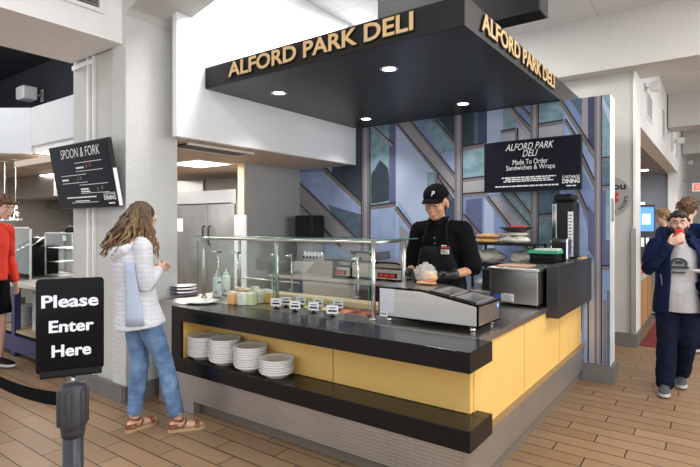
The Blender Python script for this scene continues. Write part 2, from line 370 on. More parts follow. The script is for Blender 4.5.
# ================================================================== MURAL (a flat printed picture of a glass facade)
MC = dict(sky=(.36, .47, .74), pale=(.48, .58, .80), teal=(.25, .40, .48), dteal=(.10, .17, .24), tree=(.03, .05, .08), deep=(.05, .07, .15), mul=(.21, .19, .20), band=(.36, .34, .37), line=(.012, .01, .02), purp=(.12, .13, .27), grey=(.42, .43, .47), blue=(.22, .31, .54))
mk = list(MC)
def mmat(n):
    m = P('mural_' + n, MC[n], .35, var=False); g = NG(m); g.xyz(); c = MC[n]
    if n in ('teal', 'dteal', 'tree', 'sky', 'blue', 'purp', 'deep'):
        amt = .9 if n in ('tree', 'dteal', 'teal') else .3
        mr = g.nt.nodes.new('ShaderNodeMapRange'); mr.inputs['From Min'].default_value = .46; mr.inputs['From Max'].default_value = .62; g.nt.links.new(g.noise(11, det=12), mr.inputs['Value'])
        t = g.m('MULTIPLY', mr.outputs[0], amt * .55); q = g.noise(3)
        g.col(g.mix(t, g.mix(q, tuple(x * .75 for x in c), tuple(min(1, x * 1.25) for x in c)), tuple(x * .45 for x in c)))
    else: g.col(g.mix(g.noise(5), tuple(x * .88 for x in c), tuple(min(1, x * 1.1) for x in c)))
    return m
mm = [mmat(n) for n in mk]
YM = 5.339; bmM = NB(); _lay = [0]
def mp(n, *pts, clip=None):
    _lay[0] += 1
    y = YM - .00006 * _lay[0] - .0008
    ps = []
    for px, py in pts:
        q = onY(px, py, 5.335); ps.append(V((max(-4.779, min(-.843, q.x)), y, max(.16, min(2.736, q.z)))))
    v = [bmM.verts.new(p) for p in ps]
    try: f = bmM.faces.new(v); f.material_index = mk.index(n)
    except ValueError: pass
def bar(n, a, c, w, dark=True):
    a, c = V(a), V(c); d = (c - a).normalized(); s = V((-d.y, d.x)) * w / 2
    mp(n, a + s, c + s, c - s, a - s)
    if dark:
        k = V((-d.y, d.x)); e = s
        mp('line', a - e, c - e, c - e - k * 1.5, a - e - k * 1.5)
mp('sky', (280, 95), (625, 60), (625, 400), (280, 400))
# left of first mullion
mp('sky', (295, 100), (362, 100), (362, 270), (290, 270)); mp('tree', (340, 130), (363, 120), (363, 208), (340, 186)); mp('dteal', (328, 205), (363, 215), (363, 245), (345, 245)); mp('blue', (298, 166), (322, 166), (322, 172), (298, 172))
mp('deep', (332, 130), (340, 128), (340, 185), (332, 177))
mp('band', (298, 185), (304, 185), (362, 243), (362, 262), (325, 240), (298, 212)); bar('mul', (298, 184), (360, 244), 2.4); bar('mul', (296, 205), (340, 248), 2.2); bar('mul', (320, 166), (364, 208), 3.4)
# first bay: between mullions at 366 and 459
mp('teal', (369, 110), (392, 110), (392, 206), (369, 206)); mp('tree', (371, 175), (380, 160), (388, 168), (391, 200), (371, 204)); mp('purp', (389, 110), (395.5, 110), (395.5, 206), (389, 206)); bar('band', (372, 120), (392, 146), 3)
mp('sky', (369, 209), (395, 207), (395, 262), (369, 262)); mp('pale', (396, 110), (457, 110), (457, 262), (396, 262)); mp('sky', (398, 200), (440, 262), (398, 262))
mp('blue', (412, 110), (457, 110), (457, 180)); mp('dteal', (430, 112), (457, 108), (457, 148), (436, 125)); mp('tree', (438, 112), (457, 108), (457, 142)); mp('teal', (424, 125), (440, 122), (456, 150), (456, 172), (446, 166)); mp('sky', (441, 153), (455, 151), (455, 176), (446, 166))
mp('band', (398, 120), (413, 118), (456, 178), (456, 197), (437, 174)); bar('mul', (396, 120), (456, 197), 2.6); bar('mul', (410, 116), (457, 180), 2.6); bar('mul', (433, 116), (456, 146), 2.6)
mp('teal', (427, 172), (436, 172), (436, 200), (427, 190)); bar('mul', (436, 172), (436, 225), 2.6); bar('mul', (437, 180), (462, 215), 3)
mp('deep', (440, 187), (457, 205), (457, 262), (440, 262)); bar('mul', (395, 208), (420, 240), 3); bar('mul', (369, 208.5), (396, 205), 3.2); mp('band', (400, 225), (420, 244), (420, 262), (400, 250))
mp('line', (369, 110), (370.5, 110), (370.5, 262), (369, 262))
mp('mul', (361.5, 100), (369.5, 100), (369.5, 290), (361.5, 290)); mp('band', (364, 100), (367, 100), (367, 290), (364, 290)); mp('line', (361, 100), (362, 100), (362, 290), (361, 290))
# second bay: 459..535
mp('dteal', (462, 108), (487, 104), (487, 144), (462, 148)); mp('tree', (463, 114), (474, 112), (474, 144), (463, 146)); mp('deep', (478, 108), (487, 108), (487, 144), (478, 145))
mp('teal', (462, 150), (487, 146), (487, 178), (462, 181)); mp('grey', (462, 182), (487, 179), (487, 193), (462, 195)); bar('mul', (462, 149), (487, 145), 3.4); bar('mul', (462, 181), (487, 178), 2.6); bar('mul', (462, 196), (487, 194), 2.6)
mp('pale', (487, 100), (503, 98), (503, 150), (487, 150)); mp('teal', (503, 100), (516, 98), (516, 134), (503, 136)); mp('grey', (500, 133), (532, 128), (532, 150), (500, 150)); mp('blue', (516, 96), (533, 96), (533, 140)); bar('mul', (501, 133), (518, 130), 2.4)
bar('band', (508, 98), (530, 136), 5); bar('mul', (511, 98), (531, 130), 2.4); bar('mul', (520, 98), (534, 120), 2.4); bar('mul', (516, 128), (516, 150), 2)
mp('blue', (462, 198), (533, 190), (533, 300), (462, 300)); mp('purp', (466, 200), (482, 198), (482, 262), (466, 262)); mp('pale', (484, 197), (494, 210), (494, 262), (484, 262)); mp('teal', (500, 192), (533, 190), (533, 240), (518, 225))
mp('band', (487, 197), (497, 196), (533, 236), (533, 255)); bar('mul', (486, 197), (533, 258), 2.6); bar('mul', (500, 194), (534, 233), 2.6); bar('mul', (511, 192), (535, 222), 2.6); bar('mul', (462, 215), (484, 240), 2.4)
mp('mul', (454.5, 100), (462.5, 100), (462.5, 290), (454.5, 290)); mp('band', (457, 100), (460, 100), (460, 290), (457, 290)); mp('line', (462, 100), (463, 100), (463, 290), (462, 290))
# third bay
mp('teal', (538, 98), (563, 94), (563, 122), (538, 126)); mp('grey', (538, 128), (566, 124), (576, 142), (576, 200), (538, 200)); bar('mul', (538, 126.5), (564, 122), 3)
mp('dteal', (538, 192), (560, 190), (560, 214), (538, 216)); mp('teal', (538, 218), (560, 216), (560, 262), (538, 262)); bar('mul', (538, 217), (560, 214.5), 2.6); mp('deep', (538, 260), (582, 260), (582, 330), (538, 330))
mp('blue', (563, 92), (596, 88), (596, 300), (563, 300)); mp('sky', (564, 105), (594, 160), (594, 190), (564, 140)); mp('dteal', (570, 95), (582, 95), (582, 118)); mp('band', (582, 90), (588, 90), (588, 150), (582, 140)); mp('deep', (588, 92), (595, 92), (595, 160), (588, 150)); mp('sky', (560, 190), (580, 200), (590, 240), (590, 300), (560, 300))
bar('mul', (560, 96), (596, 158), 4); bar('mul', (564, 120), (580, 145), 2.6); bar('mul', (578, 150), (601, 200), 3.4); bar('mul', (576, 190), (601, 245), 3.4); bar('mul', (570, 245), (601, 300), 3.4); mp('purp', (588, 205), (596, 215), (596, 260), (588, 250))
mp('mul', (530.5, 90), (538.5, 90), (538.5, 330), (530.5, 330)); mp('band', (533, 90), (536, 90), (536, 330), (533, 330)); mp('line', (538, 90), (539, 90), (539, 330), (538, 330))
# last strip and lower right, down to the base
mp('sky', (584, 300), (596, 300), (596, 400), (584, 400)); mp('grey', (589, 262), (594, 262), (594, 400), (589, 400)); mp('line', (587.5, 255), (589, 255), (589, 400), (587.5, 400))
mp('teal', (602, 85), (615, 85), (615, 160), (602, 160)); mp('pale', (602, 92), (615, 110), (615, 124), (602, 105)); mp('dteal', (602, 161), (615, 160), (615, 187), (602, 188)); mp('purp', (602, 190), (615, 189), (615, 270), (602, 270)); mp('teal', (606, 190), (612, 190), (612, 240), (606, 240)); mp('blue', (602, 270), (615, 270), (615, 400), (602, 400)); mp('dteal', (607, 290), (611, 290), (611, 400), (607, 400))
bar('mul', (600, 160), (615, 158.5), 2.6); bar('mul', (600, 188), (615, 187), 2.6); bar('mul', (600, 268), (615, 268), 3)
mp('mul', (594.5, 85), (601.5, 85), (601.5, 400), (594.5, 400)); mp('band', (597, 85), (599.5, 85), (599.5, 400), (597, 400)); mp('line', (601.2, 85), (602.2, 85), (602.2, 400), (601.2, 400)); mp('mul', (603.5, 300), (606.5, 300), (606.5, 400), (603.5, 400))
bx(bmM, -4.779, -.8425, 5.3385, 5.3398, .157, 2.736, mi=mk.index('sky'))
tag(obj('facade_mural', bmM, mm, recalc=False), 'large printed wall mural of a blue glass facade with diagonal mullions behind the server', 'mural')

# ================================================================== MENU SCREENS
a_, c_ = onY(484, 143, 5.1), onY(581.5, 134, 5.1); zt, zb = (a_.z + c_.z) / 2, onY(484, 193, 5.1).z
ms = thing('menu_screen', ((a_.x + c_.x) / 2, 5.12, zb), 'flat black ALFORD PARK DELI menu screen hung in front of the mural', 'menu board')
box('screen_body', (a_.x, c_.x, 5.1, 5.14, zb, zt), BLK, ms, bev=.004)
box('screen_face', (a_.x + .01, c_.x - .01, 5.098, 5.0995, zb + .01, zt - .01), P('screen_glass', (.007, .008, .016), .2, spec=.1), ms)
b = NB(); W_ = c_.x - a_.x; Hh = zt - zb
def T1(s, u0, u1, v0, v1, **k): txt(b, s, (a_.x, 5.097, zb), EX, EZ, -EY, u0 * W_, u1 * W_, v0 * Hh, v1 * Hh, **k)
T1('ALFORD PARK', .24, .74, .80, .93, shear=.35); T1('DELI', .42, .58, .67, .79, shear=.35)
T1('Made To Order', .32, .68, .52, .62); T1('Sandwiches & Wraps', .25, .75, .39, .51)
def dashes(put, u0, u1, v0, v1, seed):      # fine print too small to read: rows of word-length strokes
    rn = random.Random(seed); u = u0
    while u < u1 - .01:
        e = min(u1, u + rn.uniform(.02, .065)); put(u, e, v0, v1); u = e + .008
def D1(u0, u1, v0, v1, sd): dashes(lambda a, e, c, d: bx(b, a_.x + a * W_, a_.x + e * W_, 5.0965, 5.0975, zb + c * Hh, zb + d * Hh), u0, u1, v0, v1, sd)
D1(.20, .76, .262, .285, 1); D1(.24, .70, .225, .246, 2); D1(.22, .74, .19, .21, 3); D1(.13, .80, .095, .12, 4); D1(.86, .95, .065, .085, 5)
T1('CARTHAGE', .82, .985, .21, .265, bold=.01); T1('DINING', .82, .985, .12, .20, bold=.03)
obj('lettering', b, WTXT, ms, recalc=False)
box('wall_mount', (-1.75, -1.3, 5.14, 5.335, 1.95, 2.2), BLKM, ms)
# tilted Spoon & Fork board on the column
O0 = onY(60.4, 209.7, 2.25); O1 = onY(119.5, 206.4, 2.25); O1.z = O0.z = (O0.z + O1.z) / 2
tl = _d(48.3, 148.5); ttop = 1.86
Wd = O1.x - O0.x
# top edge sits forward (the board tips down to the viewer)
best = min(((abs(onY(48.3, 148.5, y).x - O0.x), y) for y in [1.9 + .005 * i for i in range(70)]))
yt = best[1]; zt2 = onY(48.3, 148.5, yt).z
Wv = V((0, yt - 2.25, zt2 - O0.z)); Hb = Wv.length; Wv.normalize(); Nn = EX.cross(Wv).normalized()
if Nn.y > 0: Nn = -Nn
sb = thing('tilted_menu_screen', (O0.x + Wd / 2, 2.25, O0.z), 'tilted black SPOON & FORK menu board mounted on the grey wall beside the column', 'menu board')
def pq(u, v, n=0): return O0 + EX * u + Wv * v + Nn * n
def slab(bm, u0, u1, v0, v1, n0, n1, mi=0): prism(bm, [pq(u0, v0, n0), pq(u1, v0, n0), pq(u1, v1, n0), pq(u0, v1, n0)], Nn * (n1 - n0), mi)
b = NB(); slab(b, 0, Wd, 0, Hb, -.035, 0); obj('screen_body', b, BLK, sb)
b = NB(); slab(b, Wd, Wd + .002, .01, Hb - .25, -.033, -.002); obj('edge_strip', b, WHITE, sb, label='white edge strip')  # plain white strip down the board's right edge
b = NB(); slab(b, .008, Wd - .008, .008, Hb - .008, 0, .0015); obj('screen_face', b, P('screen_glass2', (.006, .006, .011), .3, spec=.05), sb)
b = NB()
def T2(s, u0, u1, v0, v1, **k): txt(b, s, pq(0, 0, .003), EX, Wv, Nn, u0 * Wd, u1 * Wd, v0 * Hb, v1 * Hb, **k)
T2('SPOON & FORK', .20, .86, .79, .93, bold=-.008, shear=.25)
for u0, u1, v in ((.42, .86, .70), (.42, .86, .57), (.14, .58, .52), (.14, .58, .40), (.44, .90, .36), (.44, .90, .23), (.25, .70, .09)): slab(b, u0 * Wd, u1 * Wd, v * Hb, v * Hb + .004, .002, .004)
def D2(u0, u1, v0, v1, sd): dashes(lambda a, e, c, d: slab(b, a * Wd, e * Wd, c * Hb, d * Hb, .002, .004), u0, u1, v0, v1, sd)
D2(.43, .56, .615, .64, 1); D2(.15, .26, .445, .47, 2); D2(.45, .58, .285, .31, 3); D2(.45, .60, .25, .27, 7); D2(.18, .68, .165, .185, 4); D2(.32, .56, .11, .125, 5); D2(.86, .95, .055, .075, 6)
T2('CARTHAGE', .80, .98, .19, .225, bold=.01); T2('DINING', .80, .98, .115, .18, bold=.03)
obj('lettering', b, WTXT, sb, recalc=False)
b = NB()
for u, v, c in ((.60, .61, 0), (.66, .625, 0), (.42, .43, 0), (.47, .44, 1), (.72, .26, 0), (.79, .275, 1)):
    b = NB(); slab(b, u * Wd, u * Wd + .02, v * Hb, v * Hb + .03, .002, .003); obj('food_icon', b, [P('icon_rust', (.22, .07, .04), .6), P('icon_green', (.05, .18, .10), .6)][c], sb)
b = NB(); bx(b, O0.x + .15, O0.x + .3, 2.29, 2.35, O0.z + .03, O0.z + .12); obj('wall_mount', b, BLKM, sb)

# ================================================================== DELI COUNTER
ctr = thing('deli_counter', (-2.3, 3.0, 0), 'L-shaped deli counter with black ledges, yellow embossed panels and quilted steel base', 'counter')
YF, XE = 2.386, -1.004
TOP = .861
b = NB(); bx(b, -3.487, XE, YF, 2.695, .753, TOP, bev=.003); obj('upper_ledge', b, BLKSTONE, ctr)
b = NB(); bx(b, -3.487, XE, YF, 2.60, .355, .465, bev=.003); bx(b, -1.094, XE, 2.60, 2.695, .355, .465, bev=.003); obj('lower_shelf', b, BLKSTONE, ctr)
box('end_upright', (-3.487, -3.362, YF + .001, 2.64, .465, .753), BLKSTONE, ctr)
b = NB(); bx(b, -3.362, -1.10, 2.615, 2.66, .465, .753); bx(b, -3.3615, -3.355, YF + .02, 2.615, .4655, .7525)
obj('front_panel', b, YEL, ctr); 
b = NB(); 
for x in (-2.05,): bx(b, x, x + .003, 2.613, 2.616, .466, .752)
obj('panel_joint', b, INK, ctr)
box('side_panel', (-1.14, -1.095, 2.66, 5.325, .33, .82), YEL, ctr)
b = NB(); [bx(b, -1.096, -1.0935, y, y + .003, .34, .82) for y in (3.55, 4.5)]; obj('panel_joint', b, P('joint_brown', (.3, .16, .03), .7), ctr)
box('side_ledge_trim', (-1.14, -1.055, 2.70, 5.31, .322, .335), P('brown_trim', (.28, .19, .10), .5), ctr)
b = NB(); bx(b, -3.362, -1.07, 2.50, 2.56, .10, .354); bx(b, -1.11, -1.07, 2.56, 5.31, .10, .3215); obj('quilted_base', b, QST, ctr)
box('plain_base_end', (-3.487, -3.363, 2.50, 2.569, 0, .354), STEELM, ctr)
b = NB(); bx(b, -3.487, -1.096, 2.57, 2.62, 0, .10); bx(b, -1.14, -1.096, 2.62, 5.30, 0, .10); obj('toe_kick', b, P('brown_grey_toe_tile', (.17, .145, .12), .5), ctr)
# steel top with a long cold well
WX0, WX1, WY0, WY1 = -3.42, -1.96, 2.90, 3.12
b = NB()
for q in ((-3.87, WX0, 2.50, 3.30), (WX1, -1.082, 2.696, 3.30), (WX0, WX1, 2.696, WY0), (WX0, WX1, WY1, 3.30), (-1.50, -1.082, 3.30, 5.33)):
    bx(b, *q, .826, TOP - .001)
bx(b, -3.487, -3.42, 2.50, 2.696, .70, .75)
obj('steel_top', b, STEELD, ctr)
b = NB(); bx(b, -1.082, -1.078, 2.70, 5.325, .822, TOP); obj('top_edge', b, STEEL, ctr)
b = NB(); bx(b, -3.85, -3.488, 2.53, 2.56, 0, .826); bx(b, -3.87, -3.85, 2.53, 3.28, 0, .826); obj('end_cladding', b, STEELM, ctr)
b = NB(); bx(b, -3.85, -1.5, 3.24, 3.28, .05, .826); bx(b, -1.5, -1.46, 3.3, 5.3, .05, .826); obj('back_cladding', b, STEELM, ctr)
b = NB(); bx(b, WX0, WX1, WY0, WY0 + .006, .72, .826); bx(b, WX0, WX1, WY1 - .006, WY1, .72, .826); bx(b, WX0, WX1, WY0, WY1, .71, .72); obj('cold_well', b, STEELM, ctr)
box('end_screen', (-1.09, -1.0, 4.08, 5.32, .774, 1.18), P('charcoal_metal', (.055, .055, .06), .35, .6), ctr, bev=.003, label='charcoal metal screen panel')
tag(box('cutting_board', (-3.60, -1.97, 3.14, 3.27, TOP, TOP + .045), MAPLE, bev=.004), 'long pale maple cutting board along the back of the serving well', 'cutting board')

# bowls: stacks on the lower shelf
def bowl_mesh():
    b = NB(); lathe(b, [(0, .004), (.055, .004), (.058, 0), (.07, 0), (.075, .008), (.112, .030), (.1195, .044), (.117, .0455), (.108, .034), (.07, .013), (0, .011)], n=40)
    for f in b.faces:
        if f.calc_center_median().z > .0108 and f.normal.z >= 0 and math.hypot(*f.calc_center_median().xy) < .105: f.material_index = 1
    return b
bowl0 = None
for si, (x, y, n, w) in enumerate(((-3.235, 2.497, 9, 'leftmost'), (-2.972, 2.49, 10, 'second leftmost'), (-2.70, 2.492, 9, 'third leftmost'), (-2.443, 2.493, 6, 'rightmost and shortest'))):
    for k in range(n):
        pos = 'top' if k == n - 1 else 'bottom' if k == 0 else ('second', 'third', 'fourth', 'fifth', 'sixth', 'seventh', 'eighth', 'ninth')[k - 1] + ' from bottom'
        z = .4655 + k * .0165
        lab = 'white ceramic bowl, %s in the %s shelf stack' % (pos, w)
        if bowl0 is None:
            bowl0 = obj('ceramic_bowl', bowl_mesh(), [CER, CERIN], smooth=True); o = bowl0
        else: o = bowl0.copy(); COL.objects.link(o)
        j = .0025 * math.sin(k * 2.3 + si)
        o.location = (x + j, y, z); o.rotation_euler = (0, 0, k); tag(o, lab, 'bowl', 'white bowls stacked on the lower shelf')
def plate(name, loc, r, label, cat='plate', mats=None, group=None, rim=None):
    b = NB(); lathe(b, [(0, .003), (r * .5, .003), (r * .52, 0), (r * .62, 0), (r, .018), (r * .99, .021), (r * .62, .006), (0, .006)], n=40)
    if rim:
        for f in b.faces:
            if math.hypot(*f.calc_center_median().xy) > r * .75: f.material_index = 1
    o = obj(name, b, mats or CER, smooth=True); o.location = loc; return tag(o, label, cat, group)
p = onZ(200, 302, TOP + .01); plate('dinner_plate', (p.x, p.y + .02, TOP), .13, 'single white plate alone on the left end of the steel counter')
for k in range(3):
    p = onZ(184, 294, TOP); plate('rimmed_plate', (p.x, p.y, TOP + k * .03), .125, 'navy rimmed plate, %s of the short pile beside the column' % ('bottom', 'middle', 'top')[k], mats=[CER, P('navy_glaze', (.03, .05, .16), .3)], group='navy rimmed plates', rim=1)

# ------------------------------------------------------------------ sneeze guard
SG0, SG1, SGF, SGB, SGZ = -3.66, -1.875, 2.83, 3.24, 1.392
sg = thing('sneeze_guard', ((SG0 + SG1) / 2, 3.0, TOP), 'glass sneeze guard with steel posts standing on the left half of the counter', 'sneeze guard')
for x, y in ((SG0, SGF), (-2.77, SGF), (SG1, SGF), (SG0, SGB), (SG1, SGB)):
    b = NB(); tube(b, [(x, y, TOP), (x, y, SGZ - .005)], .015, n=14); lathe(b, [(0, 0), (.024, 0), (.024, .012), (0, .012)], (x, y, TOP)); obj('post', b, STEEL, sg)
for x in (-3.30, -3.55, -2.85, -2.68, -2.05):
    b = NB(); tube(b, [(x, SGF + .07, 1.0), (x, SGF + .07, 1.25)], .006, n=8); bx(b, x - .02, x + .02, SGF + .05, SGF + .09, 1.25, 1.27); bx(b, x - .015, x + .015, SGF + .055, SGF + .085, .985, 1.0); tube(b, [(x, SGF, 1.262), (x, SGF + .07, 1.262)], .005, n=8); obj('glass_bracket', b, CHROME, sg)
b = NB()
for (p0, p1) in (((SG0, SGF), (SG1, SGF)), ((SG0, SGB), (SG1, SGB)), ((SG0, SGF), (SG0, SGB)), ((SG1, SGF), (SG1, SGB)), ((-2.77, SGF), (-2.77, SGB))):
    tube(b, [(*p0, SGZ - .012), (*p1, SGZ - .012)], .011, n=10)
tube(b, [(SG0, SGB, 1.0), (-2.9, SGB, 1.0)], .006, n=8)
obj('top_rail', b, STEEL, sg)
def pane(name, d, edge=None):
    o = box(name, d, GL, sg); return o
pane('top_glass', (SG0 - .06, SG1 + .07, SGF - .04, SGB + .08, SGZ, SGZ + .009))
b = NB(); z0, z1 = SGZ + .0005, SGZ + .0085
bx(b, SG0 - .062, SG1 + .072, SGF - .042, SGF - .0402, z0, z1); bx(b, SG1 + .0702, SG1 + .072, SGF - .04, SGB + .08, z0, z1); obj('glass_edge', b, GLE, sg, label='green glass edge')
pane('front_glass', (SG0 - .05, -2.785, SGF - .028, SGF - .022, .93, 1.355)); pane('front_glass', (-2.755, SG1 - .02, SGF - .028, SGF - .022, .93, 1.355))
b = NB()
for x in (SG0 - .052, -2.785, -2.757, SG1 - .0195): bx(b, x, x + .002, SGF - .0285, SGF - .0215, .93, 1.355)
obj('glass_edge', b, GLE, sg, label='green glass edge')

# food pans and food
foods = [((.62, .36, .10), 'orange shredded cheese'), ((.75, .72, .55), 'pale sliced onion'), ((.55, .06, .03), 'red sliced tomato'), ((.20, .36, .05), 'green lettuce'), ((.45, .50, .12), 'green pickle slices'), ((.72, .60, .35), 'yellow cheese'), ((.70, .22, .08), 'orange peppers'), ((.45, .10, .06), 'dark red salami')]
n = len(foods); pw = (WX1 - WX0 - .02) / n
for i, (c, nm) in enumerate(foods):
    x0 = WX0 + .01 + i * pw; x1 = x0 + pw - .008; y0, y1 = WY0 + .01, WY1 - .01
    t = thing('food_pan', ((x0 + x1) / 2, (y0 + y1) / 2, .725), 'steel food pan of %s sunk in the serving well' % nm, 'food pan', 'food pans in the serving well')
    b = NB()
    for q in ((x0, x0 + .003, y0, y1), (x1 - .003, x1, y0, y1), (x0, x1, y0, y0 + .003), (x0, x1, y1 - .003, y1)): bx(b, *q, .725, TOP + .004)
    bx(b, x0, x1, y0, y1, .722, .726); obj('pan_body', b, STEEL, t)
    b = NB(); g = 9; vs = [[b.verts.new((x0 + .003 + (x1 - x0 - .006) * a / g, y0 + .003 + (y1 - y0 - .006) * k / g, .835 + .028 * math.sin(PI * a / g) * math.sin(PI * k / g) + random.uniform(-.006, .008))) for k in range(g + 1)] for a in range(g + 1)]
    for a in range(g):
        for k in range(g): b.faces.new((vs[a][k], vs[a + 1][k], vs[a + 1][k + 1], vs[a][k + 1]))
    o = obj('food', b, P('food_%d' % i, c, .5, var=(60, .35)), t); o['kind'] = 'stuff'

# little price cards
cards = [(276, 309), (286, 307.5), (295, 312), (301, 307), (313.5, 313.5), (318, 309), (332.5, 317), (338, 311)]
crd0 = None
for i, (px, py) in enumerate(cards):
    p = onZ(px, py, TOP); L = 'white food label card on black stand, %s on the counter' % ('first from the left', 'second from the left', 'third from the left', 'fourth from the left', 'fifth from the left', 'sixth from the left', 'front of the right-hand pair', 'rear of the right-hand pair')[i]
    if crd0 is None:
        crd0 = thing('label_card', (0, 0, 0), L, 'label card', 'food label cards')
        b = NB(); bx(b, -.042, .042, -.002, 0, .022, .082); obj('card', b, PAPER, crd0)
        b = NB(); bx(b, -.03, .03, -.0035, -.002, .036, .048); bx(b, -.022, .022, -.0035, -.002, .06, .066); obj('card_print', b, INK, crd0)
        b = NB(); bx(b, -.018, .018, -.012, .02, 0, .006); bx(b, -.008, .008, .0, .006, .006, .03); obj('card_stand', b, BLKM, crd0); o = crd0
        crd0.location = (p.x, p.y, TOP); crd0.rotation_euler = (0, 0, .32)
    else: dup(crd0, (p.x, p.y, TOP), L, .32 + random.uniform(-.1, .1))

# squeeze bottles
FROST = P('frosted_plastic', (.80, .84, .84), .4); 
for i, (px, py) in enumerate(((217, 297), (226, 295))):
    p = onZ(px, py, TOP); t = thing('squeeze_bottle', (p.x, p.y, TOP), 'white squeeze bottle with red dot, %s of the pair behind the guard' % ('left', 'right')[i], 'bottle', 'white squeeze bottles')
    b = NB(); lathe(b, [(0, 0), (.036, 0), (.038, .01), (.038, .16), (.03, .18), (.014, .185), (0, .185)], p); obj('bottle_body', b, FROST, t, smooth=True)
    b = NB(); lathe(b, [(0, 0), (.024, 0), (.022, .02), (.007, .026), (.004, .055), (0, .055)], p + V((0, 0, .185))); obj('nozzle_cap', b, CER, t, smooth=True)
    b = NB(); ell(b, p + V((.024, -.03, .045)), (.010, .006, .010), seg=10); obj('dot_sticker', b, REDM, t)
# dressing jars
jars = [(233, 304, .86, .50, .22, 'orange dressing'), (243, 305, .72, .76, .66, 'milky dressing'), (251, 305, .62, .70, .40, 'pale green dressing'), (259, 303, .66, .68, .58, 'clear brine'), (266, 301, .84, .62, .40, 'peach spread'), (271, 303, .78, .48, .08, 'mustard'), (255, 298, .82, .80, .74, 'mayonnaise'), (239, 299, .80, .50, .30, 'salmon dressing')]
jr = None
for px, py, r, g, bl, nm in jars:
    p = onZ(px, py, TOP); s = .034
    t = thing('dressing_tub', (p.x, p.y, TOP), 'small square plastic tub of %s beside the squeeze bottles' % nm, 'tub', 'small dressing tubs')
    b = NB(); bx(b, p.x - s, p.x + s, p.y - s, p.y + s, TOP, TOP + .085, bev=.006); obj('tub_body', b, P('dressing_' + nm.replace(' ', '_'), (r, g, bl), .35), t)
    b = NB(); bx(b, p.x - s * .8, p.x + s * .8, p.y - s * .8, p.y + s * .8, TOP + .085, TOP + .10, bev=.004); obj('tub_lid', b, P('clear_lid', (.78, .78, .74), .3), t)

# ------------------------------------------------------------------ hot food well (wedge)
hw = thing('countertop_food_warmer', (-1.5, 3.03, TOP), 'wedge-shaped stainless food warmer with two open pans on the counter in front of the server', 'food warmer')
hx0, hx1, hy0, hy1 = -1.84, -1.145, 2.84, 3.21; z0 = TOP + .028; zl, zr, xm = 1.088, 1.024, -1.52
def zt_(x): return zl if x <= xm else zl + (zr - zl) * (x - xm) / (hx1 - xm)
b = NB()
def topbits(b, xs0, xs1, y0, y1): prism(b, [(xs0, y0, zt_(xs0)), (xs1, y0, zt_(xs1)), (xs1, y0, zt_(xs1) - .012), (xs0, y0, zt_(xs0) - .012)], (0, y1 - y0, 0))
prism(b, [(hx0, hy0, z0), (hx1, hy0, z0), (hx1, hy0, zr), (xm, hy0, zl), (hx0, hy0, zl)], (0, .01, 0)); prism(b, [(hx0, hy1 - .01, z0), (hx1, hy1 - .01, z0), (hx1, hy1 - .01, zr), (xm, hy1 - .01, zl), (hx0, hy1 - .01, zl)], (0, .01, 0))
bx(b, hx0, hx0 + .01, hy0, hy1, z0, zl - .001); bx(b, hx1 - .01, hx1, hy0, hy1, z0, zr - .001); bx(b, hx0, hx1, hy0, hy1, z0, z0 + .01)
topbits(b, hx0, xm, hy0, hy1); topbits(b, xm, xm + .05, hy0, hy1); topbits(b, -1.345, -1.315, hy0, hy1); topbits(b, hx1 - .03, hx1, hy0, hy1); topbits(b, xm, hx1, hy0, hy0 + .035); topbits(b, xm, hx1, hy1 - .035, hy1)
obj('warmer_body', b, STEEL, hw)
for x0, x1 in ((xm + .05, -1.345), (-1.315, hx1 - .03)):
    b = NB(); bz = zt_(x1) - .09; y0, y1 = hy0 + .035, hy1 - .035
    bx(b, x0, x1, y0, y1, bz, bz + .004)
    for (a1, a2, c1, c2) in ((x0, x0 + .003, y0, y1), (x1 - .003, x1, y0, y1)): bx(b, a1, a2, c1, c2, bz, zt_(a1) + .003)
    for yy in (y0, y1 - .003): prism(b, [(x0, yy, bz), (x1, yy, bz), (x1, yy, zt_(x1) + .004), (x0, yy, zt_(x0) + .004)], (0, .003, 0))
    obj('insert_pan', b, STEELM, hw)
    b = NB()
    for (a1, a2, c1, c2) in ((x0 - .006, x1 + .006, y0 - .012, y0), (x0 - .006, x1 + .006, y1, y1 + .012)): b = NB(); prism(b, [(a1, c1, zt_(a1) + .001), (a2, c1, zt_(a2) + .001), (a2, c1, zt_(a2) + .006), (a1, c1, zt_(a1) + .006)], (0, c2 - c1, 0)); obj('pan_rim', b, BLKM, hw)
for x in (hx0 + .06, hx1 - .05):
    for y in (hy0 + .04, hy1 - .04):
        b = NB(); lathe(b, [(0, 0), (.016, 0), (.02, .006), (.014, .028), (0, .028)], (x, y, TOP), n=14); obj('foot', b, CHROME, hw)
b = NB(); bx(b, hx0 + .01, hx0 + .125, hy0 - .0015, hy0, .985, 1.078); bx(b, hx0 + .01, hx0 + .125, hy0 - .0015, hy0, .925, .982); obj('paper_label', b, P('pale_label', (.62, .62, .66), .6), hw)
b = NB(); bx(b, hx0 + .01, hx0 + .07, hy0 - .0015, hy0, z0 + .002, .922); obj('barcode_label', b, PAPER, hw)
b = NB(); [bx(b, hx0 + .015 + k * .006, hx0 + .015 + k * .006 + .003, hy0 - .0025, hy0 - .0015, z0 + .014, .916) for k in range(8)]; obj('barcode_print', b, INK, hw)
b = NB(); bx(b, hx1, hx1 + .0015, hy1 - .07, hy1 - .03, .965, 1.005); obj('safety_sticker', b, P('sticker_blue', (.03, .12, .55), .5), hw)
b = NB(); ell(b, (hx1 + .002, hy1 - .05, .985), (.001, .010, .011), seg=10); [bx(b, hx1 + .0015, hx1 + .0025, hy1 - .057 + k * .004, hy1 - .0545 + k * .004, .985, 1.0) for k in range(4)]; obj('hand_symbol', b, WTXT, hw)

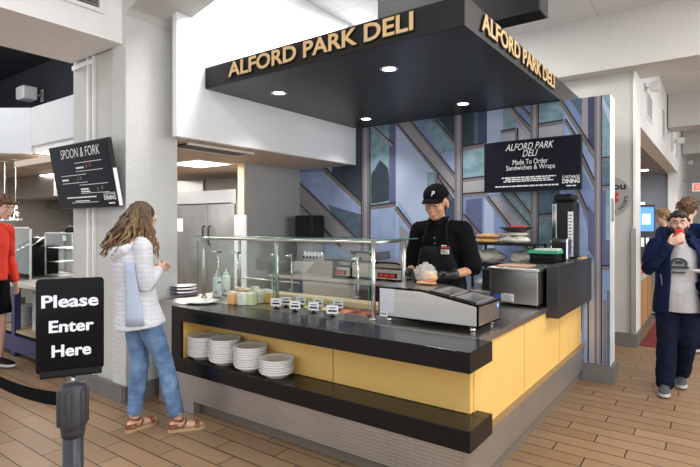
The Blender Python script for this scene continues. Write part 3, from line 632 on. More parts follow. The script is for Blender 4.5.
# stainless box on the side counter
sx = thing('countertop_steamer', (-1.3, 4.15, TOP), 'boxy stainless steel counter unit with lid beside the charcoal end screen', 'appliance')
box('cabinet_body', (-1.495, -1.12, 3.95, 4.44, TOP + .02, 1.135), STEEL, sx, bev=.004); box('lid', (-1.51, -1.105, 3.93, 4.455, 1.135, 1.162), STEEL, sx, bev=.006)
for x in (-1.46, -1.16):
    for y in (3.99, 4.30): b = NB(); lathe(b, [(0, 0), (.014, 0), (.012, .02), (0, .02)], (x, y, TOP), n=12); obj('foot', b, BLKM, sx)
b = NB(); bx(b, -1.40, -1.30, 3.9485, 3.95, .895, .955); obj('rating_label', b, PAPER, sx)
b = NB(); [bx(b, -1.395, -1.31 - .01 * (k % 3), 3.9475, 3.9485, .90 + .009 * k, .904 + .009 * k) for k in range(6)]; obj('label_print', b, P('grey_ink', (.25, .25, .25), .7), sx)
b = NB(); bx(b, -1.455, -1.41, 3.9485, 3.95, .90, .945); obj('safety_sticker', b, P('sticker_blue', (0, 0, 0)), sx)
tag(box('deli_paper', (-1.47, -1.22, 4.0, 4.25, 1.162, 1.17), P('brown_paper', (.52, .33, .22), .7)), 'brown deli paper lying on top of the stainless steel unit', 'paper')

# cup dispenser and napkin dispenser behind the end screen
cd = thing('cup_dispenser', (-1.2, 5.15, TOP), 'tall black and clear cup dispenser with white label on the counter end', 'dispenser')
b = NB(); bx(b, -1.30, -1.095, 5.04, 5.27, TOP, 1.72, bev=.02); bx(b, -1.29, -1.105, 5.05, 5.26, 1.72, 1.79, bev=.03); obj('dispenser_body', b, BLK, cd)
b = NB(); bx(b, -1.29, -1.25, 5.025, 5.04, 1.0, 1.70, bev=.004); obj('side_strip', b, CHROME, cd)
b = NB(); bx(b, -1.15, -1.105, 5.032, 5.04, 1.20, 1.62); obj('dispenser_label', b, PAPER, cd)
b = NB(); [bx(b, -1.143, -1.112 - .008 * (k % 2), 5.0305, 5.032, 1.22 + .03 * k, 1.232 + .03 * k) for k in range(13)]; obj('label_print', b, P('grey_ink', (0, 0, 0)), cd)
nd = thing('napkin_dispenser', (-1.2, 4.9, TOP), 'chrome framed napkin dispenser with black window in front of the cup dispenser', 'dispenser')
b = NB(); bx(b, -1.265, -1.10, 4.84, 4.97, TOP, 1.375, bev=.02); obj('dispenser_body', b, CHROME, nd)
b = NB(); bx(b, -1.245, -1.12, 4.832, 4.84, .99, 1.34, bev=.003); obj('dispenser_window', b, BLK, nd)
nb = NB(); prism(nb, [(-1.06, 5.0, 1.18), (-1.02, 5.0, 1.18), (-1.02, 5.0, 1.195), (-1.06, 5.0, 1.195)], (0, .25, 0)); tag(obj('bread_roll', nb, P('crust', (.62, .42, .22), .7)), 'tan paper bundle lying on top edge of the charcoal screen', 'paper bundle')

# ------------------------------------------------------------------ rear work counter and its equipment
rc = thing('rear_work_table', (-2.9, 4.8, 0), 'stainless steel work table along the mural with dark open shelf below', 'work table')
box('table_top', (-4.45, -1.55, 4.40, 5.29, .86, .90), STEEL, rc, bev=.004); box('lower_shelf', (-4.42, -1.56, 4.46, 5.29, .25, .28), STEELD, rc)
box('drawer_front', (-3.9, -3.15, 4.41, 4.46, .60, .85), STEELM, rc); box('fridge_base', (-3.1, -1.57, 4.42, 5.25, .281, .855), BLKM, rc)
for x in (-4.40, -1.62):
    for y in (4.44, 5.24): b = NB(); bx(b, x - .02, x + .02, y - .02, y + .02, 0, .86); obj('leg', b, STEELM, rc)
RT_ = .90
tv = thing('small_black_microwave', (-4.35, 5.1, RT_), 'glossy black appliance raised on the work table below the mural diagonal', 'appliance')
p0, p1 = onY(295, 240, 5.0), onY(312, 240, 5.0)
box('appliance_body', (p0.x, p1.x, 5.0, 5.25, 1.32, 1.62), BLK, tv, bev=.01); box('glossy_door', (p0.x + .015, p1.x - .08, 4.994, 5.0, 1.345, 1.60), P('gloss_black', (.01, .01, .012), .05), tv); box('stand', (p0.x + .02, p1.x - .02, 5.02, 5.23, RT_, 1.32), STEELM, tv)
fr = thing('condiment_station', (-3.6, 4.9, RT_), 'pale metal box with row of black-labelled bottles on the work table', 'appliance')
p0, p1 = onY(293, 270, 4.7), onY(325, 270, 4.7)
box('station_body', (p0.x, p1.x, 4.7, 5.0, RT_, 1.04), P('pale_metal', (.62, .60, .56), .4, .5), fr, bev=.005)
b = NB(); [lathe(b, [(0, 0), (.022, 0), (.022, .09), (.01, .12), (0, .12)], (p0.x + .07 + k * .055, 4.85, 1.04), n=12) for k in range(6)]; obj('bottle_row', b, CER, fr)
b = NB(); [bx(b, p0.x + .05 + k * .055, p0.x + .085 + k * .055, 4.824, 4.828, 1.07, 1.105) for k in range(6)]; obj('bottle_label', b, INK, fr)
p0, p1 = onY(300, 280, 4.44), onY(322, 280, 4.44)
sl = thing('slanted_steel_guard', ((p0.x + p1.x) / 2, 4.6, RT_), 'dark sloping steel splash guard standing on the work table', 'splash guard')
b = NB(); prism(b, [(p0.x, 4.5, RT_), (p1.x + .1, 4.5, RT_), (p1.x + .1, 4.5, 1.12), (p0.x + .22, 4.5, 1.12)], (0, .02, 0)); obj('guard_panel', b, STEELD, sl)
def press(px0, px1, lab, y=4.55, hh=.16, disp=True, nm='panini_press'):
    a, c = onY(px0, 280, y), onY(px1, 280, y); t = thing(nm, ((a.x + c.x) / 2, y + .2, RT_), lab, 'panini press')
    box('press_base', (a.x, c.x, y, y + .4, RT_ + .02, RT_ + hh * .6), STEEL, t, bev=.006); box('press_lid', (a.x + .01, c.x - .01, y + .02, y + .4, RT_ + hh * .68, RT_ + hh), STEELD, t, bev=.01)
    b = NB(); tube(b, [(a.x + .03, y + .02, RT_ + hh * .9), (a.x + .03, y - .06, RT_ + hh), (c.x - .03, y - .06, RT_ + hh), (c.x - .03, y + .02, RT_ + hh * .9)], .01, n=8); obj('handle', b, BLKM, t)
    for x in (a.x + .04, c.x - .04):
        b = NB(); bx(b, x - .015, x + .015, y + .03, y + .37, RT_, RT_ + .02); obj('foot', b, BLKM, t)
    if disp:
        m = (a.x + c.x) / 2; b = NB(); bx(b, m - .12, m + .12, y - .004, y, RT_ + .035, RT_ + .085); obj('control_strip', b, BLK, t)
        b = NB(); [txt(b, '88', (m + q, y - .005, RT_ + .045), EX, EZ, -EY, 0, .05, 0, .03) for q in (-.10, -.03, .04)]; obj('red_display', b, P('red_led', (.6, .02, .01), .5, emit=((1, .05, .02), .5), var=False), t, recalc=False)
press(326, 350, 'low steel panini press with red digits, left of the two behind the guard', hh=.2); press(374, 401, 'low steel panini press with red digits, nearest the server', hh=.2)
press(352, 372, 'plain steel toaster press between the two presses with red digits', disp=False, hh=.30, nm='toaster_press')
# bread, trays and packs right of the server
br = thing('bread_rack', (-1.75, 4.9, RT_), 'dark open rack stacked behind the server with bagged bread', 'rack')
rx0, rx1 = onY(474, 280, 4.7).x, onY(560, 280, 4.7).x; rx1 = -1.33
for z in (1.10, 1.305):
    box('rack_shelf', (rx0, rx1, 4.62, 5.0, z, z + .012), BLKM, br)
for x in (rx0 + .01, rx1 - .01):
    for y in (4.64, 4.98): b = NB(); bx(b, x - .01, x + .01, y - .01, y + .01, RT_ if x < -1.55 else TOP, 1.317); obj('rack_post', b, BLKM, br)
BREAD = P('bread_crust', (.62, .36, .15), .6, var=(15, .25)); PLAST = P('crinkled_clear_bag', (.66, .62, .54), .2, bump=(30, 1, .02), var=(25, .25), coat=.6)
def loaf(px, z, y, rx, rz_, lab, m, tw=0.):
    a = onY(px, 250, y); b = NB(); ell(b, (0, 0, rz_), (rx, .09, rz_), seg=18)
    for v in b.verts:
        k = noise.noise(v.co * 22 + V((px, z, 0))); v.co += v.co.normalized() * k * (.03 if m is PLAST else .008)
    mz = min(v.co.z for v in b.verts)
    for v in b.verts: v.co.z -= mz
    o = obj('bagged_loaf', b, m, smooth=True); o.location = (a.x, y, z); o.rotation_euler = (0, 0, tw); return tag(o, lab, 'bread', 'bagged bread on the rack')
loaf(487, 1.317, 4.75, .14, .026, 'long golden baguette at left end of the top rack shelf', BREAD); loaf(489, 1.366, 4.76, .13, .024, 'golden baguette lying on another baguette on the top shelf', BREAD, .1)
loaf(514, 1.317, 4.75, .15, .038, 'clear bag of pale rolls on the top rack shelf beside the baguettes', PLAST); loaf(514, 1.388, 4.78, .13, .022, 'thin clear bag lying on top of the bag of pale rolls', PLAST, -.1)
loaf(490, 1.112, 4.79, .15, .074, 'bulky clear bread bag on the lower rack shelf right of server', PLAST); loaf(522, 1.112, 4.80, .11, .068, 'smaller clear bread bag on the lower rack shelf, right part', PLAST)
loaf(490, RT_, 4.72, .14, .05, 'clear bag of bread on the table under the rack', PLAST)
a = onY(486, 280, 4.6); tag(box('black_crate', (a.x, a.x + .13, 4.50, 4.61, RT_, 1.09), BLKM, bev=.006), 'black crate with nothing on it below the rack beside the server', 'crate')
a = onY(516, 238, 4.8); pn = thing('black_serving_bowl', (a.x, 4.8, 1.415), 'shallow black bowl with red label on top of the bagged rolls', 'bowl')
b = NB(); lathe(b, [(0, 0), (.08, 0), (.15, .035), (.158, .04), (.148, .042), (.08, .01), (0, .008)], (a.x, 4.8, 1.432)); obj('bowl_body', b, BLK, pn, smooth=True)
b = NB(); bx(b, a.x - .03, a.x + .09, 4.72, 4.84, 1.442, 1.492, bev=.004); obj('label_pack', b, P('red_pack', (.6, .08, .06), .4), pn)
a = onY(546, 262, 4.62)
for k in range(3):
    t = thing('black_tray', (a.x, 4.62, 1.10 + k * .05), 'black plastic takeaway tray, %s of the stack beside the cup dispenser' % ('bottom', 'middle', 'top')[k], 'tray', 'black takeaway trays')
    b = NB(); bx(b, a.x - .11, a.x + .11, 4.50, 4.70, 1.10 + k * .05, 1.142 + k * .05, bev=.008); obj('tray_body', b, BLKM, t)
    b = NB(); bx(b, a.x - .12, a.x + .12, 4.49, 4.71, 1.142 + k * .05, 1.149 + k * .05); obj('tray_rim', b, BLK, t)
tag(box('tray_stand', (a.x - .10, a.x + .10, 4.50, 4.70, TOP, 1.099), BLKM, bev=.006), 'black box under the stack of takeaway trays', 'box')
t = thing('wrap_box', (a.x, 4.6, 1.25), 'flat green and white film box on top of the black tray stack', 'box'); box('box_body', (a.x - .125, a.x + .125, 4.50, 4.70, 1.25, 1.275), P('green_card', (.05, .38, .22), .5), t); box('box_top', (a.x - .07, a.x + .115, 4.52, 4.69, 1.275, 1.29), P('film_white', (.68, .70, .62), .4), t)

# ================================================================== KITCHEN (left of centre)
fg = thing('reach_in_refrigerator', (-6.4, 5.0, 0), 'tall two-door stainless steel refrigerator in the back kitchen', 'refrigerator')
fx0, fx1, fy = -7.15, -5.5, 4.82
box('cabinet', (fx0, fx1, fy, 5.55, .1, 2.0), STEELM, fg, bev=.005); box('grille_band', (fx0, fx1, fy - .02, fy, 1.80, 2.0), STEEL, fg); box('dark_gap', (fx0 + .02, fx1 - .1, fy - .024, fy - .02, 1.80, 1.815), BLKM, fg)
SMUDGE = P('smudged_steel_door', (.24, .24, .24), .4, .7, var=(3.5, .5))
for x0, x1, hx_ in ((fx0 + .01, -6.10, -6.16), (-6.09, fx1 - .01, -6.03)):
    d = box('door', (x0, x1, fy - .04, fy, .12, 1.79), SMUDGE, fg, bev=.006); b = NB(); tube(b, [(hx_, fy - .045, 1.2), (hx_, fy - .08, 1.22), (hx_, fy - .08, 1.46), (hx_, fy - .045, 1.48)], .013, n=8); obj('handle', b, BLKM, d)
for x in (fx0 + .1, fx1 - .1): b = NB(); bx(b, x - .03, x + .03, 4.9, 5.5, 0, .1); obj('foot', b, BLKM, fg)
a = onY(180, 225, fy - .042); tag(box('posted_note', (a.x - .13, a.x + .07, fy - .044, fy - .0405, a.z - .1, a.z + .1), PAPER), 'blank white note taped to the refrigerator door', 'note')
a = onZ(206, 162, 2.27); kl = thing('ceiling_light_panel', (a.x, a.y, 2.27), 'bright square light panel in the kitchen ceiling above the refrigerator', 'ceiling light')
box('diffuser', (a.x - .5, a.x + .12, a.y - .22, a.y + .30, 2.262, 2.2695), P('kitchen_lens', (1, 1, 1), .5, emit=((1, .93, .80), 5), var=False), kl); 
b = NB()
for q in ((a.x - .52, a.x + .14, a.y - .24, a.y - .22), (a.x - .52, a.x + .14, a.y + .30, a.y + .32), (a.x - .52, a.x - .5, a.y - .22, a.y + .30), (a.x + .12, a.x + .14, a.y - .22, a.y + .30)): bx(b, *q, 2.258, 2.2695)
obj('frame', b, WHITE, kl)
g0 = thing('ceiling_grille', (-4.2, 3.6, 2.26), 'long dark grille with white edge set in the underside by the kitchen opening', 'vent')
b = NB(); bx(b, -4.30, -4.05, 2.95, 3.75, 2.255, 2.2695); obj('grille_slats', b, P('grille_grey', (.09, .085, .08), .6), g0); b = NB(); bx(b, -4.05, -4.02, 2.93, 3.77, 2.25, 2.2695); bx(b, -4.33, -4.30, 2.93, 3.77, 2.25, 2.2695); obj('frame', b, WHITE, g0)
t = thing('glass_divider', (-5.0, 4.2, 0), 'white framed clear panel hung below the cream wall edge', 'panel'); box('panel', (-4.92, -4.70, 4.27, 4.285, 0, 1.62), P('pale_panel', (.62, .64, .68), .3), t)

# ================================================================== LEFT SERVING LINE (Spoon & Fork)
lc = thing('serving_counter', (-6.5, 2.7, 0), 'long steel topped serving counter with dark blue frame, far left beyond column', 'counter')
box('counter_top', (-9.5, -5.05, 2.36, 3.35, .80, .84), STEELD, lc, bev=.004); box('mid_shelf', (-9.5, -5.05, 2.40, 3.3, .27, .30), P('shelf_oak', (.45, .33, .2), .5), lc)
box('bottom_rail', (-9.5, -5.05, 2.38, 2.44, .06, .24), BLUEP, lc)
for x in (-9.3, -8.0, -6.50, -5.12):
    b = NB(); bx(b, x - .045, x + .045, 2.385, 2.45, .24, .80); bx(b, x - .045, x + .045, 2.385, 2.45, 0, .06); obj('leg', b, BLUEP, lc)
box('back_panel', (-9.5, -5.05, 3.3, 3.34, 0, .80), P('counter_back_panel', (.55, .52, .47), .6), lc)
p_ = None
for (x, y, n, w) in ((-6.20, 2.60, 26, 'nearest the blue leg'), (-6.76, 2.62, 14, 'behind the standing boy'), (-7.1, 2.62, 17, 'left of the boy')):
    for k in range(n):
        if p_ is None:
            b = NB(); lathe(b, [(0, .002), (.06, .002), (.065, 0), (.08, 0), (.125, .014), (.124, .017), (.08, .005), (0, .005)], n=28); p_ = obj('stacked_plate', b, CER, smooth=True); o = p_
        else: o = p_.copy(); COL.objects.link(o)
        o.location = (x, y, .3005 + k * .0165); tag(o, 'white plate in the tall pile %s under the left serving counter' % w, 'plate', 'plates piled %s under the serving counter' % w)
# pastry case
x0, x1, y0, y1, zc = -7.05, -6.25, 2.95, 3.30, .84
pc = thing('glass_pastry_case', ((x0 + x1) / 2, 3.1, zc), 'clear glass display case with steel racks on the left serving counter', 'display case')
b = NB()
for x in (x0, x1 - .015):
    for y in (y0, y1 - .015): bx(b, x, x + .015, y, y + .015, zc, 1.40)
for z in (zc, 1.385):
    bx(b, x0, x1, y0, y0 + .015, z, z + .015); bx(b, x0, x1, y1 - .015, y1, z, z + .015); bx(b, x0, x0 + .015, y0, y1, z, z + .015); bx(b, x1 - .015, x1, y0, y1, z, z + .015)
obj('case_frame', b, STEEL, pc)
for z in (1.02, 1.2): box('rack', (x0 + .016, x1 - .016, y0 + .02, y1 - .02, z, z + .006), STEELM, pc)
box('front_glass', (x0 + .015, x1 - .015, y0 + .004, y0 + .008, zc + .015, 1.385), GL, pc); box('side_glass', (x1 - .008, x1 - .004, y0 + .015, y1 - .015, zc + .015, 1.385), GL, pc)
a = V((x1 - .3, y0 + .0, 1.33)); b = NB(); bx(b, a.x, a.x + .07, y0 - .002, y0, 1.3, 1.37); obj('price_tag', b, PAPER, pc)
b = NB()
for k in range(7): ell(b, (x0 + .35 + .06 * (k % 4), 3.1 + .05 * (k // 4), 1.42 + .03 * (k % 2)), (.07, .06, .035), seg=12)
tag(fuse('dark_cloth_pile', b, .012, BLKM, None), 'crumpled dark cloth lying on top of the glass display case', 'cloth')
# utensil organiser
og = thing('utensil_organizer', (-7.5, 3.0, .84), 'black sloped utensil bin with tongs and spoons beside the display case', 'organizer')
b = NB(); prism(b, [(-7.95, 2.75, .84), (-7.12, 2.75, .84), (-7.12, 2.75, 1.22), (-7.95, 2.75, 1.0)], (0, .4, 0)); obj('bin_body', b, BLKM, og)
b = NB()
for k in range(16):
    x = -7.9 + .048 * k; z = 1.0 + .22 * (x + 7.95) / .83; ell(b, (x, 2.80 + .02 * (k % 3), z + .03), (.03, .02, .016), seg=8); tube(b, [(x, 2.83, z), (x + .05, 3.0, z + .14)], .006, n=6)
o = obj('utensils', b, STEEL, og); o['kind'] = 'stuff'
b = NB(); [ell(b, (-7.75 + .12 * k, 3.0, 1.18 + .03 * k), (.11, .09, .07), seg=12) for k in range(4)]; obj('dark_ladles', b, BLK, og, smooth=True)
gs = thing('glass_food_shield', (-8.0, 2.6, .84), 'steel framed glass shield standing on the left serving counter behind the boy', 'sneeze guard')
p0, p1 = onY(10, 228, 2.62), onY(30, 228, 2.62)
b = NB(); [bx(b, x, x + .02, 2.62, 2.64, .84, 1.47) for x in (p0.x, p1.x - .02)]; bx(b, p0.x, p1.x, 2.62, 2.64, 1.45, 1.47); obj('shield_frame', b, STEEL, gs); box('shield_glass', (p0.x + .02, p1.x - .02, 2.628, 2.632, .9, 1.45), GL, gs)
# extract hood and back shelf, stainless backs
hd = thing('extract_hood', (-9.6, 4.9, 1.95), 'stainless steel extract hood hanging over the left kitchen', 'hood')
p0, p1 = onY(10, 190, 4.3), onY(54, 190, 4.3); z0, z1 = onY(30, 198, 4.3).z, onY(30, 178, 4.3).z
box('hood_body', (max(p0.x, -11.9), p1.x, 4.3, 5.2, z0, 2.46), STEEL, hd, bev=.01)
b = NB(); bx(b, max(p0.x, -11.9), p1.x, 5.0, 5.55, z0 - .15, z0 - .05); obj('filter_bank', b, STEELD, hd)
wp = box('wall_kitchen_cladding', (-12, -7.2, 5.55, 5.6, 0, 2.4), STEELM); wp['kind'] = 'structure'
kl2 = thing('cook_line', (-9.5, 5.1, 0), 'stainless cooking line against the far wall of the left kitchen', 'range'); box('range_body', (-11.8, -7.4, 4.9, 5.5, 0, .95), STEELM, kl2, bev=.01)
b = NB(); bx(b, -11.0, -10.4, 4.95, 5.4, .95, 1.5); bx(b, -9.6, -9.2, 5.0, 5.3, .95, 1.35); obj('range_top_unit', b, STEELD, kl2)
# pendant heat lamps
ph = None
for i, (px, w) in enumerate(((15.5, 'right of the boy in red'), (4.5, 'half hidden behind the boy in red'))):
    a = onY(px, 220, 3.1); L = 'small chrome bell pendant heat lamp %s' % w
    if ph is None:
        ph = thing('heat_lamp', (a.x, a.y, 2.45), L, 'pendant lamp', 'pendant heat lamps'); bz = 1.555
        b = NB(); lathe(b, [(.092, 0), (.094, .005), (.078, .06), (.045, .12), (.026, .17), (.02, .22), (0, .22), (0, .21), (.02, .16), (.04, .11), (.072, .055), (.088, 0)], (a.x, a.y, bz)); obj('lamp_shade', b, CHROME, ph, smooth=True)
        b = NB(); tube(b, [(a.x, a.y, bz + .2), (a.x, a.y, 2.47)], .005, n=8); obj('cord', b, WHITE, ph); b = NB(); lathe(b, [(0, 0), (.06, 0), (.06, .02), (0, .02)], (a.x, a.y, 2.449)); obj('ceiling_rose', b, CHROME, ph)
    else: dup(ph, (a.x, a.y, 2.45), L)
# serving ceiling above
sbox('trim_13', (-12, -7.7, 2.9, 3.6, 2.469, 2.4695), BEIGE)

def speaker(px, py, Y=None, X=None, s=1., lab='', yaw=0):
    a = onY(px, py, Y) if Y else onX(px, py, X)
    t = thing('wall_speaker', (0, 0, 0), lab, 'speaker', 'white wall speakers')
    b = NB(); bx(b, -.14 * s, .11 * s, -.30 * s, -.10 * s, -.10 * s, .09 * s, bev=.02 * s); obj('cabinet', b, WHITE, t)
    b = NB(); bx(b, -.12 * s, .09 * s, -.306 * s, -.30 * s, -.08 * s, .07 * s); obj('grille', b, P('speaker_grille', (.62, .62, .63), .6), t)
    b = NB(); tube(b, [(0, -.1 * s, 0), (0.02, -.012, 0)], .02 * s, n=8); bx(b, -.04 * s, .05 * s, -.012, 0, -.09 * s, .09 * s); obj('bracket', b, WHITE, t)
    t.location = a; t.rotation_euler = (0, 0, yaw); return t
speaker(42, 96, Y=3.6, s=1.05, lab='white speaker on the dark navy wall, upper left', yaw=0)
speaker(645, 88, X=-.84, s=.6, lab='nearest white speaker on the high white wall, upper right', yaw=PI / 2)
speaker(674, 141, X=-.84, s=.65, lab='second white speaker along the high white wall, by a beam', yaw=PI / 2)
speaker(685, 163, X=-.84, s=.65, lab='farthest white speaker along the high white wall', yaw=PI / 2)
for i, (a0, a1, zz0, zz1) in enumerate(((8.2, 8.9, 3.05, 3.38), (10.5, 11.1, 3.10, 3.58), (12.6, 13.0, 3.1, 3.5), (14.0, 14.6, 3.1, 3.5))):
    t = thing('wall_grille', (-.84, a0, zz0), 'narrow grey louvre grille high on the white wall, %s going away' % ('first', 'second', 'third', 'fourth')[i], 'vent', 'high wall grilles')
    b = NB(); bx(b, -.84, -.825, a0, a0 + .03, zz0, zz1); bx(b, -.84, -.825, a1 - .03, a1, zz0, zz1); bx(b, -.84, -.825, a0, a1, zz1, zz1 + .03); bx(b, -.84, -.825, a0, a1, zz0 - .03, zz0); obj('frame', b, WHITE, t)
    b = NB(); bx(b, -.84, -.832, a0 + .03, a1 - .03, zz0, zz1); obj('louvres', b, P('louvre_grey', (.42, .42, .42), .6), t)
# vent in bulkhead
t = thing('air_vent', (-4.085, 1.9, 3.9), 'white framed air vent with dark slats in the upper left bulkhead', 'vent')
v0, v1 = onX(64, 0, -4.085), onX(103, 13, -4.085); y0, y1 = v0.y, v1.y; zb_ = v1.z + .02
b = NB(); bx(b, -4.085, -4.06, y0 - .04, y1, zb_ - .03, zb_); bx(b, -4.085, -4.06, y1 - .04, y1, zb_, 4.0); bx(b, -4.085, -4.06, y0 - .04, y0, zb_, 4.0); bx(b, -4.085, -4.06, y0 - .04, y1, 3.97, 4.0); obj('frame', b, WHITE, t)
b = NB(); z = zb_ + .012
while z < 3.96: prism(b, [(-4.083, y0, z), (-4.066, y0, z + .008), (-4.066, y0, z + .013), (-4.083, y0, z + .006)], (0, y1 - .04 - y0, 0)); z += .022
obj('slats', b, STEELM, t); b = NB(); bx(b, -4.0845, -4.0835, y0, y1 - .04, zb_, 3.97); obj('dark_backing', b, INK, t)

# ================================================================== RIGHT SIDE
a = onY(608, 197, 7.08); rs = thing('round_wall_sign', (a.x, 7.075, a.z), 'round grey sign with black and red lettering on the pillar behind the mural wall', 'sign')
b = NB(); tube(b, [(a.x, 7.079, a.z), (a.x, 7.07, a.z)], .26, n=48); obj('sign_disc', b, P('sign_grey', (.36, .35, .33), .6), rs)
b = NB(); txt(b, 'you', (a.x, 7.069, a.z), EX, EZ, -EY, -.02, .20, .06, .15, bold=.03); obj('black_lettering', b, INK, rs, recalc=False)
for k, ch in enumerate('for Return'):
    ang = -1.45 + .155 * k
    if ch == ' ': continue
    r = .20; U = V((-math.sin(ang), 0, math.cos(ang))); N_ = V((math.cos(ang), 0, math.sin(ang)))
    b = NB(); txt(b, ch, V((a.x, 7.069, a.z)) + N_ * r * 1.02, U, -N_, -EY, -.013, .013, -.02, .022, bold=.02); obj('black_letter', b, INK, rs, recalc=False)
b = NB(); txt(b, 'g', (a.x, 7.069, a.z), EX, EZ, -EY, .04, .12, -.07, .05, bold=.03); obj('red_lettering', b, REDM, rs, recalc=False)
tag(box('metal_plate', (-.84, -.828, 5.36, 5.46, 1.53, 1.75), STEELM), 'small grey metal plate on the white end of the mural wall', 'plate')

bc = thing('beverage_cabinet', (-1.15, 8.3, 0), 'orange wood beverage cabinet with pale counter top behind the pillar', 'cabinet')
box('cabinet_body', (-1.75, -.87, 7.5, 9.3, .1, .76), WOOD, bc); box('counter_top', (-1.78, -.84, 7.47, 9.33, .76, .80), P('pale_counter', (.60, .60, .58), .35), bc); box('toe_kick', (-1.72, -.9, 7.5, 9.28, 0, .1), BASE, bc)
b = NB(); [bx(b, -.872, -.867, y, y + .006, .12, .75) for y in (8.1, 8.7)]; obj('door_gap', b, P('wood_gap', (.12, .06, .03), .7), bc)
sm = thing('soda_dispenser', (-1.1, 8.1, .8), 'black soda dispenser with lit blue screen on the beverage cabinet', 'soda machine')
cen = V((-.895, 8.75, 0)); u = V((.86, .51, 0)); nrm = V((.51, -.86, 0))
def fb(bm, u0, u1, n0, n1, z0, z1):
    prism(bm, [cen + u * u0 + nrm * n0 + EZ * z0, cen + u * u1 + nrm * n0 + EZ * z0, cen + u * u1 + nrm * n1 + EZ * z0, cen + u * u0 + nrm * n1 + EZ * z0], EZ * (z1 - z0))
b = NB(); fb(b, -.16, .13, -.35, 0, 1.30, 1.80); fb(b, -.16, .13, -.35, -.15, .8, 1.30); obj('machine_body', b, BLK, sm)
b = NB(); fb(b, -.13, .11, 0, .004, 1.40, 1.76); obj('blue_screen', b, P('blue_screen', (.02, .12, .5), .3, emit=((.03, .22, .9), 1.3), var=False), sm)
b = NB(); fb(b, -.06, .06, .004, .006, 1.50, 1.66); obj('screen_graphic', b, P('screen_glow', (.4, .7, 1), .3, emit=((.35, .65, 1), 1.4), var=False), sm)
b = NB(); fb(b, -.16, .13, -.15, .06, .80, .86); obj('drip_tray', b, STEEL, sm)
b = NB(); [fb(b, -.13 + .07 * k, -.09 + .07 * k, -.14, -.02, 1.17, 1.30) for k in range(4)]; obj('nozzle', b, STEEL, sm)
b = NB(); fb(b, -.17, .14, -.36, -.34, 1.78, 1.85); obj('top_bracket', b, STEEL, sm)
for k, (dx, dy, c, nm) in enumerate(((.10, -.30, (.6, .3, .12), 'orange'), (.02, -.38, (.7, .7, .68), 'white'), (.14, -.12, (.55, .12, .1), 'red'))):
    q = V((-.97 + dx * .6, 8.6 + dy * 1.6, .8)); b = NB(); lathe(b, [(0, 0), (.03, 0), (.042, .14), (.038, .14), (.027, .005), (0, .005)], q, n=16)
    tag(obj('paper_cup', b, P('cup_' + nm, c, .5), smooth=True), '%s cup standing by the soda dispenser on the cabinet' % nm, 'cup', 'cups by the soda dispenser')
tag(box('floor_mat', (-.80, -.05, 7.16, 9.2, 0, .012), P('red_carpet', (.22, .03, .03), .95, bump=(200, .6), var=(80, .3))), 'dark red carpet mat on the floor behind the walking man', 'mat')
e0 = onY(701, 187, 14.2); es = thing('exit_sign', (e0.x, 14.2, e0.z - .12), 'white EXIT sign with red letters hanging at the far right', 'sign')
box('sign_box', (e0.x - .17, e0.x + .22, 14.2, 14.25, e0.z - .10, e0.z + .10), WHITE, es); b = NB(); txt(b, 'EXIT', (e0.x - .13, 14.198, e0.z - .065), EX, EZ, -EY, 0, .31, 0, .13, bold=.02); obj('red_lettering', b, P('exit_red', (.7, .03, .02), .5, emit=((1, .05, .03), .8), var=False), es, recalc=False)
b = NB(); tube(b, [(e0.x, 14.22, e0.z + .10), (e0.x, 14.22, H)], .01, n=6); obj('hanger_rod', b, WHITE, es)
a = onZ(645, 170, 2.78); alc = a.copy(); t = thing('alcove_light', (a.x, a.y, 2.78), 'small lit ceiling lamp inside the grey alcove', 'ceiling light'); box('diffuser', (a.x - .22, a.x + .06, a.y - .12, a.y + .12, 2.768, 2.7795), LIGHT, t)

# ================================================================== STANCHION WITH SIGN
SX, SY = atD(73, 300, 1.6).xy
st = thing('queue_stanchion', (SX, SY, 0), 'black retractable belt queue post in the foreground carrying the entry sign', 'stanchion')
b = NB(); lathe(b, [(0, 0), (.17, 0), (.175, .01), (.16, .025), (.05, .04), (0, .04)], (SX, SY, 0), n=40); obj('base', b, BLKM, st, smooth=True)
GREYB = P('satin_charcoal', (.045, .047, .055), .38, .5)
b = NB(); tube(b, [(SX, SY, .035), (SX, SY, .86)], .030, n=28); obj('post', b, GREYB, st)
b = NB(); lathe(b, [(0, .835), (.033, .835), (.035, .85), (.036, .862), (.040, .868), (.041, .885), (.040, .975), (.037, .99), (.028, 1.0), (0, 1.002)], (SX, SY, 0), n=32)
for k in range(6):
    an = k * PI / 3 + .3; c = V((SX + .039 * math.cos(an), SY + .039 * math.sin(an), 0)); tube(b, [(c.x, c.y, .875), (c.x, c.y, .975)], (.008), n=8, caps='round')
obj('belt_head', b, P('head_plastic', (.035, .036, .042), .45), st, smooth=False)
e1 = atD(-62, 384, 2.75); e1.z = .93; bdir = (V((e1.x, e1.y, 0)) - V((SX, SY, 0)))
b = NB(); N_ = 24; prev = None; sdv = V((-bdir.y, bdir.x, 0)).normalized() * .0012
for i in range(N_ + 1):
    t_ = i / N_; c = V((SX, SY, .945)) + bdir * t_; zz = .945 - .092 * 4 * t_ * (1 - t_)
    r = [b.verts.new(c.xy.to_3d() + s * sdv + EZ * (zz + d)) for s, d in ((1, -.023), (1, .023), (-1, .023), (-1, -.023))]
    if prev: [b.faces.new((prev[k], prev[(k + 1) % 4], r[(k + 1) % 4], r[k])) for k in range(4)]
    prev = r
obj('belt', b, P('belt_webbing', (.005, .005, .006), .9, spec=.05), st)
t2 = thing('queue_stanchion', (e1.x, e1.y, 0), 'second black queue post at the far end of the belt, out at left', 'stanchion')
for c in st.children:
    if c.name.split('.')[0] in ('base', 'post', 'belt_head'):
        q = c.copy(); COL.objects.link(q); q.parent = t2; q.matrix_parent_inverse = c.matrix_parent_inverse.copy()
